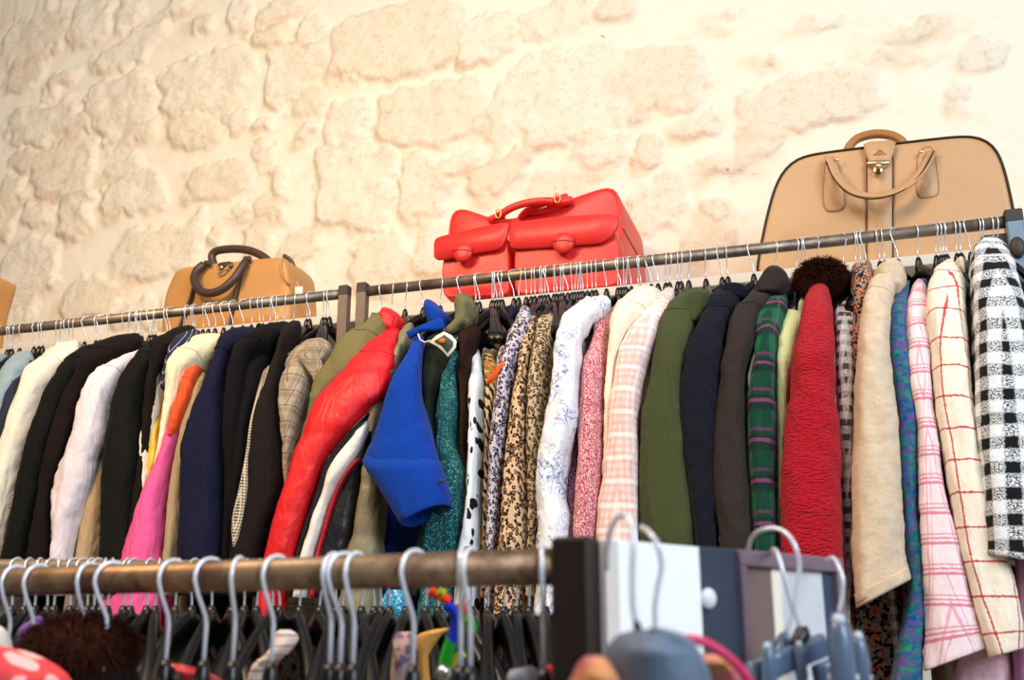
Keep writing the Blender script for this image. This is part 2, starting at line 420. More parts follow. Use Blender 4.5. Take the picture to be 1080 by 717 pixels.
def build_wall():
    xs = np.concatenate([np.arange(-6, -3.75, .25), np.arange(-3.75, 1.7, .0085), np.arange(1.7, 4.01, .25)])
    zs = np.concatenate([np.arange(0, 1.75, .25), np.arange(1.75, 3.72, .0085), np.array([3.75, 4.0])])
    X, Z = np.meshgrid(xs, zs)
    wx = X + .06*(fbm(X, Z, 6, 1)-.5)*2 + .03*(fbm(X, Z, 24, 2)-.5)*2
    wz = Z + .06*(fbm(X, Z, 6, 3)-.5)*2 + .03*(fbm(X, Z, 24, 4)-.5)*2
    H = np.zeros_like(X); MASK = np.zeros_like(X); TONE = np.zeros_like(X); RIM = np.zeros_like(X)
    rs = np.random.RandomState(5); rough = fbm(X, Z, 16, 8, 5)-.5
    items = [(onY(a, b, YW), w, h, rot, k, a) for a, b, w, h, rot, k in STONES]
    # the same kind of stones on past the frame
    for i in range(70):
        x, z = rs.uniform(-6, 4), rs.uniform(0, 4)
        q = Vector((x, YW, z))-E0; d = q.dot(_f); px, py = CX+FPX*q.dot(_r)/d, CY-FPX*q.dot(_u)/d
        if -40 < px < 1120 and -30 < py < 400: continue
        items.append((Vector((x, YW, z)), rs.uniform(40, 110), rs.uniform(30, 60), rs.uniform(-8, 8), .9, 500))
    for c, w, h, rot, k, px in items:
        D = (c-E0).dot(_f); s = D/FPX
        th = math.radians(rot - 6.0 if abs(rot) < 30 else rot)
        th = -th-math.radians(6)
        hw, hh = w*s*.62, h*s*.62
        dx, dz = wx-c.x, wz-c.z
        u = (dx*math.cos(th)+dz*math.sin(th))/hw; v = (-dx*math.sin(th)+dz*math.cos(th))/hh
        r = (np.abs(u)**3.2+np.abs(v)**3.2)**(1/3.2)
        edge = np.clip((1.04-r)*min(hw, hh)/.030+.25*rough, 0, 1); edge = edge*edge*(3-2*edge)
        tilt = rs.uniform(-.25, .25)*u+rs.uniform(.0, .35)*v
        hgt = edge*(.015*k*(1+tilt)+.022*k*rough)
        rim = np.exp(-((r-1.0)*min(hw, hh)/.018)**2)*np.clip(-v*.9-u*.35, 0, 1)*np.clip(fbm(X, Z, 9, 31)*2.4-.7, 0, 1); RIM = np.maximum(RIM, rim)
        better = hgt > H
        H = np.where(better, hgt, H); MASK = np.maximum(MASK, edge); TONE = np.where(better, rs.rand()**1.5, TONE)
    H += .010*(fbm(X, Z, 3, 11)-.5)+.004*(fbm(X, Z, 20, 12, 3)-.5)
    nx, nz = len(xs), len(zs)
    V = np.stack([X, YW-H, Z], -1).reshape(-1, 3)
    a = (np.arange(nz-1)[:, None]*nx+np.arange(nx-1)[None, :]).reshape(-1)
    F = np.stack([a, a+1, a+nx+1, a+nx], 1)
    me = bpy.data.meshes.new('wall_back'); me.vertices.add(len(V)); me.vertices.foreach_set('co', V.ravel())
    me.loops.add(F.size); me.loops.foreach_set('vertex_index', F.ravel()); me.polygons.add(len(F))
    me.polygons.foreach_set('loop_start', np.arange(0, F.size, 4)); me.polygons.foreach_set('use_smooth', np.ones(len(F), bool))
    me.update(calc_edges=True)
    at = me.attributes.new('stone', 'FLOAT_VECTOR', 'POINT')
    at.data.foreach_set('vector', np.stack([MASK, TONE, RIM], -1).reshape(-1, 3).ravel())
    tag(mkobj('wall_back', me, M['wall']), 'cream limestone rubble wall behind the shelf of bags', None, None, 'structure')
build_wall()
fl = MB().box((-1, .6, -.03), (5, 3.3, .03)).build('floor', M['floor']); tag(fl, 'grey screed floor under the clothes racks', None, None, 'structure')

# ------------------------------------------------------------------ shelf and the two long racks
XL, XM1, XM2, XR = onY(-160, 350, YR).x, onY(364, 320, YR).x, onY(383, 320, YR).x, onY(1071.5, 240, YR-.02).x
xr_end = onY(1120, 270, YS).x
sh = empty('wall_shelf', ((XL+xr_end)/2, YS, ZS-.013), 'long white laminate shelf carrying the leather bags, behind the two long rails', 'shelf')
MB().box(((XL+xr_end)/2, (YS+YW)/2-.015, ZS-.013), ((xr_end-XL)/2, (YW-YS)/2-.02, .013)).build('board', M['shelf'], sh)
for x in np.linspace(XL+.3, xr_end-.2, 4):
    MB().box((x, YW-.17, ZS-.034), (.012, .14, .008)).box((x, YW-.06, ZS-.12), (.012, .01, .10)).build('bracket', M['post'], sh)
RR = .0128
def rack(x0, x1, label, posts, rightcap=None):
    o = empty('clothes_rack', ((x0+x1)/2, YR, 0), label, 'clothes rack')
    MB().tube([(x0, YR, ZR), (x0+.3*(x1-x0), YR, ZR), (x1, YR, ZR)], RR, 20).build('rail', M['steel'], o)
    for x, w, y, mt, top in posts:
        p = MB().box((x, y, (ZR+top)/2-.01), (w, w, (ZR+top)/2-.012)).build('post', M[mt], o)
        MB().box((x, y, ZR+top-.012), (w*1.02, w*1.02, .014)).build('post_cap', M['cap'], p)
        MB().box((x, YR, .02), (.02, .25, .02)).build('foot', M[mt], o)
    return o
rackA = rack(XL, XM1-.008, 'long brown steel rail on the left, full of dark and pastel jackets', [(XL, .0125, YR, 'post', .016), (XM1, .0125, YR-.004, 'post', .016)])
rackB = rack(XM2+.008, XR-.01, 'long brown steel rail on the right, full of colourful coats', [(XM2, .0125, YR-.004, 'post', .018), (XR, .0165, YR-.004, 'bluesteel', .018)])
b0 = onY(1054, 259, YR+.03)
MB().box((XR-.03, YR+.01, b0.z), (.032, .015, .014)).build('shelf_clamp', M['cap'], rackB)
c0 = Vector((XR-.003, YR-.023, onY(1069, 262, YR-.02).z))
mb = MB(); mb.rings([[c0+Vector((.014*q*math.cos(t), yy, .022*q*math.sin(t))) for t in np.linspace(0, 2*math.pi, 25)[:-1]] for q, yy in ((.6, .004), (1, .004), (1, -.004), (.85, -.009), (.3, -.011))])
mb.build('bolt_plate', M['cap'], rackB)

# ------------------------------------------------------------------ hangers
def hook_path(R, drop, tip=200, n=12, kink=0.0):
    """in (a, z): over the rail from the tip behind, round the front, to the stem below"""
    P = []
    for k in range(n+1):
        t = math.radians(tip-(tip+28)*k/n); P.append((R*math.cos(t), R*math.sin(t)))
    x, z = P[-1]
    P += [(x*.8, z-.008), (x*.45, z-.018), (x*.12, z-.028), (0, z-.036), (0, -drop)]
    return P
HDATA = {}
def hanger_meshes(R, drop, wire, kind='black', key=None, fat=1.0):
    if key in HDATA: return HDATA[key]
    P = hook_path(R, drop)
    hk = MB().tube([(0, -a, z) for a, z in P], wire, 8)
    nk = MB().tube([(0, 0, -drop+.012), (0, 0, -drop+.004), (0, 0, -drop-.012), (0, 0, -drop-.02)], [.004, .0065, .009, .007], 10)
    R_ = []
    for q in np.linspace(-1, 1, 25):
        y = q*.14; z = -drop-.012-.092*abs(q)**1.15-.014*q*q
        h = (.012*(1-.35*abs(q))+.004)*fat; w = (.0065+.008*abs(q)**3)*(1+(fat-1)*.6)
        R_.append([Vector((w*math.copysign(abs(math.cos(t))**.7, math.cos(t)), y, z-.004+h*math.copysign(abs(math.sin(t))**.7, math.sin(t)))) for t in np.linspace(0, 2*math.pi, 13)[:-1]])
    bar = MB().rings(R_)
    HDATA[key] = (hk.mesh('hook'), nk.mesh('neck'), bar.mesh('shoulder_bar'))
    return HDATA[key]
def put_hanger(loc, rz, label, group, key, R, drop, wire, wm='wire', bm='blackplastic', flip=0, fat=1.0):
    hk, nk, br = hanger_meshes(R, drop, wire, key=key, fat=fat)
    o = empty('clothes_hanger', loc, label, 'hanger', group); 
    for nm, me, mt in (('hook', hk, M[wm]), ('neck', nk, M[bm]), ('shoulder_bar', br, M[bm])):
        c = bpy.data.objects.new(nm, me); COL.objects.link(c); c.parent = o
        if not me.materials: me.materials.append(mt)
    o.rotation_euler = (0, 0, rz+(math.pi if flip else 0))
    return o
HL = [0,11,14,16,24,39,44,48,61,65,72,75,79,92,104,108,118,133,137,141,145,148,152,160,163,166,178,181,195,198,201,207,216,222,229,238,247,258,267,275,279,286,292,294,301,311,325,328,342,345,349]
HR = [414,428,447,465,487,502,519,521,524,527,530,542,546,555,559,564,569,571.5,574.5,578,584,587,591,593.5,598.6,603,606,609,612,614.5,619,624,628,639,651,654,657,659.5,665,672,675,686,693,701,713.6,717,743,760,793,816,844,849.6,859,887,905,911,925,930,944,965,986,989,992,995,1005.5,1010,1018,1022,1031,1045]
def xrail(px): return E0.x + ray(px, 350-.11*px)[0]*(YR/ray(px, 350-.11*px)[1])
# ------------------------------------------------------------------ garments
def fold(p, sx, sz, amp, seed):
    q = Vector((p.x*sx+seed*7.3, p.y*sx*.6, p.z*sz+seed*3.1+p.x*sz*.9))
    r = 1-2*abs(noise.noise(q*1.6+Vector((5, 3, 1))))
    return amp*(noise.noise(q)+.55*noise.noise(q*2.1)+.7*(r-.55))
def yoff_default(s):
    K = [(0, .06), (20, .13), (60, .182), (130, .21), (240, .23), (420, .245)]
    if s >= 420: return -.245
    for (a, u), (b, v) in zip(K, K[1:]):
        if s <= b: return -(u+(v-u)*(s-a)/(b-a))
def path_rows(rows, bias=0.0, Y=None, n=84, extend=True):
    R = []
    for r in rows:
        R.append((r[1], r[0], r[2], r[0]) if len(r) == 3 else r)
    if extend and len(rows[-1]) == 3 and rows[-1][0] >= 575:
        a, b = R[-2], R[-1]; k = 40/max(1, b[1]-a[1]); k = min(k, 1.2)
        R.append((b[0]+(b[0]-a[0])*k, b[1]+40, b[2]+(b[2]-a[2])*k, b[3]+40))
    s = 0; T = []
    for i, r in enumerate(R):
        if i:
            q = R[i-1]; s += math.hypot((r[0]+r[2]-q[0]-q[2])/2, (r[1]+r[3]-q[1]-q[3])/2)
        T.append(tuple(r)+((yoff_default(s) if Y is None else Y)-bias,))
    return [(a[0], a[1], a[2], a[3], a[4]) for a in spline(T, n)]
LAST = {}
SEAMED = {'suit_jacket', 'wool_jacket', 'wool_coat', 'blazer', 'cotton_shirt', 'field_jacket', 'puffer_jacket', 'check_coat', 'check_jacket', 'cotton_jacket', 'crepe_jacket', 'knit_sweater'}
def loft_px(rows, bias=0.0, Y=None, b=.045, amp=.004, seed=0, open_end=False, puff=None, n=84, m=36, extend=True, sq=.72, mb=None, hfreq=(20, 3.2), minb=None):
    """closed sleeve-like solid whose outline passes through the given left/right points"""
    P = path_rows(rows, bias, Y, n, extend); C = []; A = []; TH = []
    for xl, yl, xr, yr, yo in P:
        L, R = onY(xl, yl, YR+yo), onY(xr, yr, YR+yo); C.append((L+R)/2); A.append((R-L)/2)
        d = ray((xl+xr)/2, (yl+yr)/2); TH.append(abs(d.x/d.y))
    RI = []; uvr = []; v = 0
    for i in range(n):
        t = (C[min(i+1, n-1)]-C[max(i-1, 0)])
        t = t.normalized() if t.length > 1e-7 else Vector((0, 0, -1))
        hw = A[i].length; ax = A[i].normalized(); nn = t.cross(ax)
        nn = nn.normalized() if nn.length > .2 else Vector((0, 1, 0))
        q = i/(n-1); bb = b*(.45+.55*min(1, q*4)); 
        if TH[i] > .05: bb = min(bb, .8*hw/TH[i])
        bb = min(bb, max(hw*2.2, .012)); 
        if minb: bb = max(bb, minb)
        a = math.sqrt(max((hw*.4)**2, hw*hw-(bb*TH[i])**2))
        if i: v += (C[i]-C[i-1]).length
        g = 1.0
        if puff:
            d_ = abs((v/puff[0]+.5) % 1-.5)*puff[0]; g = 1+puff[1]*(.45-1.5*math.exp(-(d_/.014)**2))
        if q < .06: g *= .55+.45*(q/.06)**.5
        ring = []
        for k in range(m):
            th = -math.pi/2+2*math.pi*(k/m)-math.pi; ca, sa = math.cos(th), math.sin(th)
            ca = math.copysign(abs(ca)**sq, ca); sa = math.copysign(abs(sa)**sq, sa)
            p = C[i]+ax*(a*ca*g)+nn*(bb*sa*g)
            f = fold(p, hfreq[0], hfreq[1], amp, seed)+.4*fold(p, 55, 26, amp, seed+9)
            p += (ax*ca+nn*sa)*max(-.2*a, min(f, .25*a))
            ring.append(p)
        RI.append(ring); uvr.append((math.pi*(a+bb)*.95, v))
    LAST['rings'] = RI[:]; LAST['uv'] = uvr[:]
    mb = mb or MB()
    if open_end:
        t = (C[-1]-C[-2]).normalized(); c = C[-1]
        RI.append([c+(p-c)*.96+t*.003 for p in RI[-1]]); uvr.append((uvr[-1][0], v+.004))
        e = RI[-2]
        RI.append([c+(p-c)*.86-t*.002 for p in e]); uvr.append((uvr[-1][0], v+.01))
        RI.append([c+(p-c)*.78-t*.05 for p in e]); uvr.append((uvr[-1][0], v+.06))
    mb.rings(RI, uvrow=uvr); return mb
def torso(x, t, zn, hem, seed, amp=.005, fw=.167, mb=None):
    RI = []; uvr = []
    lv = [(0, .03), (-.02, .06), (-.045, .10), (-.075, .135), (-.11, .16)]
    n = 26; zz = [z for z, _ in lv]+[(-.11+(hem-zn+.11)*k/n) for k in range(1, n+1)]
    for z in zz:
        if z >= -.11:
            d = [w for q, w in lv if q == z][0]; tt = t*(.5+.5*min(1, -z/.05))
        else: d = fw-.007+.03*(z+.11)/(hem-zn+.11); tt = t
        ring = []
        for k in range(34):
            th = 2*math.pi*k/34; ca, sa = math.cos(th), math.sin(th)
            p = Vector((x+tt*math.copysign(abs(ca)**.6, ca), YR+.015+d*math.copysign(abs(sa)**.8, sa), zn+z))
            f = fold(p, 18, 2.2, min(amp, t*.35), seed)
            p += Vector((ca, sa*.4, 0))*f; ring.append(p)
        RI.append(ring); uvr.append((2*(d*2+tt*2), -z))
    mb = mb or MB(); mb.rings(RI, uvrow=uvr); return mb
def collar_generic(x, t, zn, mb=None):
    RI = []
    for z, d, e in ((-.02, .085, 0), (.012, .075, .002), (.030, .066, .003), (.033, .062, .001), (.028, .056, -.003), (-.01, .05, -.005)):
        RI.append([Vector((x+max(.004, t*.75+e)*math.cos(a), YR+.01+d*math.sin(a), zn+z)) for a in np.linspace(0, 2*math.pi, 29)[:-1]])
    mb = mb or MB(); return mb.rings(RI)
def fur(mb, c, rx, ry, rz, n, length, w, seed):
    rs = random.Random(seed); c = Vector(c)
    mb.ball(c, rx*.9, ry*.9, rz*.9, 24, 14)
    for i in range(n):
        z = rs.uniform(-1, 1); a = rs.uniform(0, 2*math.pi); q = math.sqrt(1-z*z)
        nrm = Vector((q*math.cos(a), q*math.sin(a), z)); p = c+Vector((nrm.x*rx, nrm.y*ry, nrm.z*rz))*.88
        d = (nrm+Vector((rs.uniform(-.6, .6), rs.uniform(-.6, .6), rs.uniform(-.75, .35)))).normalized()
        s = d.cross(Vector((rs.uniform(-1, 1), rs.uniform(-1, 1), rs.uniform(-1, 1)))).normalized()*w
        L = length*rs.uniform(.6, 1.25); e = p+d*L*.55; f = p+d*L+Vector((0, 0, -L*.25))
        mb.add([p-s, p+s, e+s*.7, e-s*.7, f], [(0, 1, 2, 3), (3, 2, 4)], True)
    return mb
G = {}
M.update(
 denim=m_cloth('washed_denim', '9fb3bd', .9, 700, .2), denimd=m_cloth('dark_denim', '3a4656', .9, 700, .25), cream=m_cloth('cream_wool', 'efe7d8', .92, 500, .05),
 blackg=m_cloth('black_suiting', '1d1e1c', .85, 900, .12), blackb=m_cloth('brown_black_wool', '251d1b', .9, 900, .12), lilac=m_cloth('pale_lilac_cotton', 'e9dfe6', .8, 900, .03),
 beige=m_cloth('beige_gabardine', 'bfa98a', .85, 900, .06), white=m_cloth('off_white_knit', 'ece2d0', .9, 500, .05), yellow=m_satin('yellow_satin', 'ddb945', .45),
 creamk=m_cloth('ivory_knit', 'f3e6c6', .92, 420, .05), orange=m_cloth('orange_knit', 'f0683c', .9, 500, .06), pink=m_cloth('hot_pink_crepe', 'f06fa6', .85, 800, .04),
 khaki=m_cloth('khaki_cotton', 'b9a888', .85, 900, .06), navy=m_cloth('navy_blazer_wool', '22243f', .85, 900, .1), black=m_cloth('black_wool', '1a181b', .88, 900, .12),
 olive=m_cloth('olive_drab_cotton', '87805a', .8, 800, .1), red=m_satin('red_nylon', 'e01e28', .5), nblack=m_satin('black_nylon', '1b1c26', .4), nwhite=m_satin('white_nylon', 'f2efe8', .45),
 piping=m_satin('crimson_piping', 'c01c34', .5), khakip=m_satin('khaki_quilted_nylon', '8f8971', .5), blue=m_cloth('royal_blue_felt', '124cab', .92, 650, .12, .3, .3),
 dgreen=m_cloth('bottle_green_quilt', '262e24', .7, 600, .1), camo=m_camo('camouflage_cotton', ('7b7755', '5a5238', '9a8f6c')), brownf=m_cloth('brown_fleece', '3b241f', .95, 300, .3, .7),
 brownblk=m_cloth('dark_brown_coat', '2c2321', .9, 700, .12), pinstripe=m_plaid('navy_pinstripe', '2b2f52', [(0, .014, .1, 0, 'c9c6d4', .9)], .001, .2, .05),
 greyplaid=m_plaid('grey_check_wool', 'b9ab98', [(0, .030, .3, 0, '8d7f70', .5), (1, .034, .3, 0, '8d7f70', .5), (0, .030, .08, .3, '544a44', .6), (1, .034, .08, .3, '544a44', .6)], .003, .3, .2),
 trim=m_check('tiny_black_white_check', 'ded2bc', '1b1816', .0065, .0005, .3, 900), teal=m_sequin('teal_lurex', ('04444a', '0c7a80', '7fd8d6'), 520),
 spots=m_spots('white_spotted_print', 'e9ecee', '15161a', 32, .34), zebra=m_zebra('zebra_print', 'd9c9a4', '2a211d', 'b98a4a', 26, 5), leolilac=m_leopard('lilac_leopard', 'cfc6cf', 'a497a0', '262740', 125),
 leotan=m_leopard('tan_leopard', 'd9b995', 'b07c4e', '1d1614', 118), snake=m_leopard('snake_print', 'c9b698', '9a866a', '3a2f27', 135), toile=m_toile('blue_toile_print', 'eef0f3', '3f63b0'),
 purple=m_tweed('plum_tweed', ('b0718f', '5d3560', 'd9a9b6'), 640), pinkt=m_tweed('rose_tweed', ('d98390', 'f3d2cf', 'b94a66'), 640), ivory=m_cloth('ivory_wool', 'f5efd9', .92, 600, .04),
 palepink=m_plaid('pale_pink_plaid', 'f5e2dc', [(0, .012, .5, 0, 'efb9b0', .5), (1, .015, .5, 0, 'efb9b0', .5), (1, .045, .2, .5, 'fdf6f2', .7), (0, .04, .2, .5, 'fdf6f2', .6)], .004, .5, .15),
 peach=m_cloth('peach_wool', 'efb193', .9, 600, .05), olivew=m_cloth('olive_green_wool', '535a3b', .95, 420, .16, .5, .3), darkw=m_cloth('midnight_wool', '232331', .95, 420, .14, .5, .2),
 charcoal=m_cloth('charcoal_brown_wool', '423a38', .95, 420, .14, .5, .2),
 greenp=m_plaid('green_plaid_wool', '0f7350', [(1, .075, .40, .1, '08302a', .9), (0, .06, .4, 0, '0a3a30', .8), (1, .075, .09, .15, '8d4f7e', .85), (1, .075, .07, .42, '77406a', .8), (0, .06, .05, .4, '8d4f7e', .6)], .006, .6, .15),
 mint=m_cloth('pale_mint_knit', 'd5dfae', .92, 420, .05), redk=m_boucle('red_boucle_knit', 'd0122e', '9c0c28'), furm=m_plain('brown_fur', '4a281c', .85, 0, .45, 70, .3, .1),
 bhound=m_check('brown_white_check', 'eeeae8', '6a5350', .026, .003, .4, 420), otweed=m_tweed('orange_black_tweed', ('d8744a', '1d1818', '1d1818', 'a99a8c'), 260), creamw=m_heather('oatmeal_brushed_wool', ('e8d8c0', 'd9c3a4', 'c9b7a4'), 40),
 multi=m_heather('teal_blue_mohair', ('0f7088', '1f4fa8', '2f9a6c', '7a559a'), 45, soft=.08), pinkp=m_plaid('pink_white_plaid', 'f4e3e8', [(1, .05, .10, 0, 'd8718c', .8), (1, .05, .07, .16, 'd8718c', .7), (1, .05, .06, .30, 'e08ca2', .7), (0, .034, .10, 0, 'dd8fa6', .6), (0, .034, .06, .25, 'dd8fa6', .5)], .004, .5, .1),
 window=m_plaid('cream_red_windowpane', 'f3ead9', [(1, .056, .06, 0, 'c4203f', .9), (0, .058, .06, .12, 'c4203f', .9)], .005, .5, .08), hound=m_check('black_white_check_boucle', 'eef2f6', '17171b', .042, .005, .5, 420),
 lilacp=m_heather('lilac_pink_wool', ('d9a9c6', 'c98ab2'), 30), lace=m_heather('pale_pink_mohair', ('eacbd2', 'd9a3b4'), 60), patchg=m_plain('patch_picture_green', '4c5540', .6), patcho=m_plain('patch_picture_orange', 'cf7a3d', .6),
 patchw=m_plain('patch_border_white', 'ece6da', .6), orangeprint=m_zebra('orange_pink_print', 'e0662a', 'c4528e', None, 20, 4))
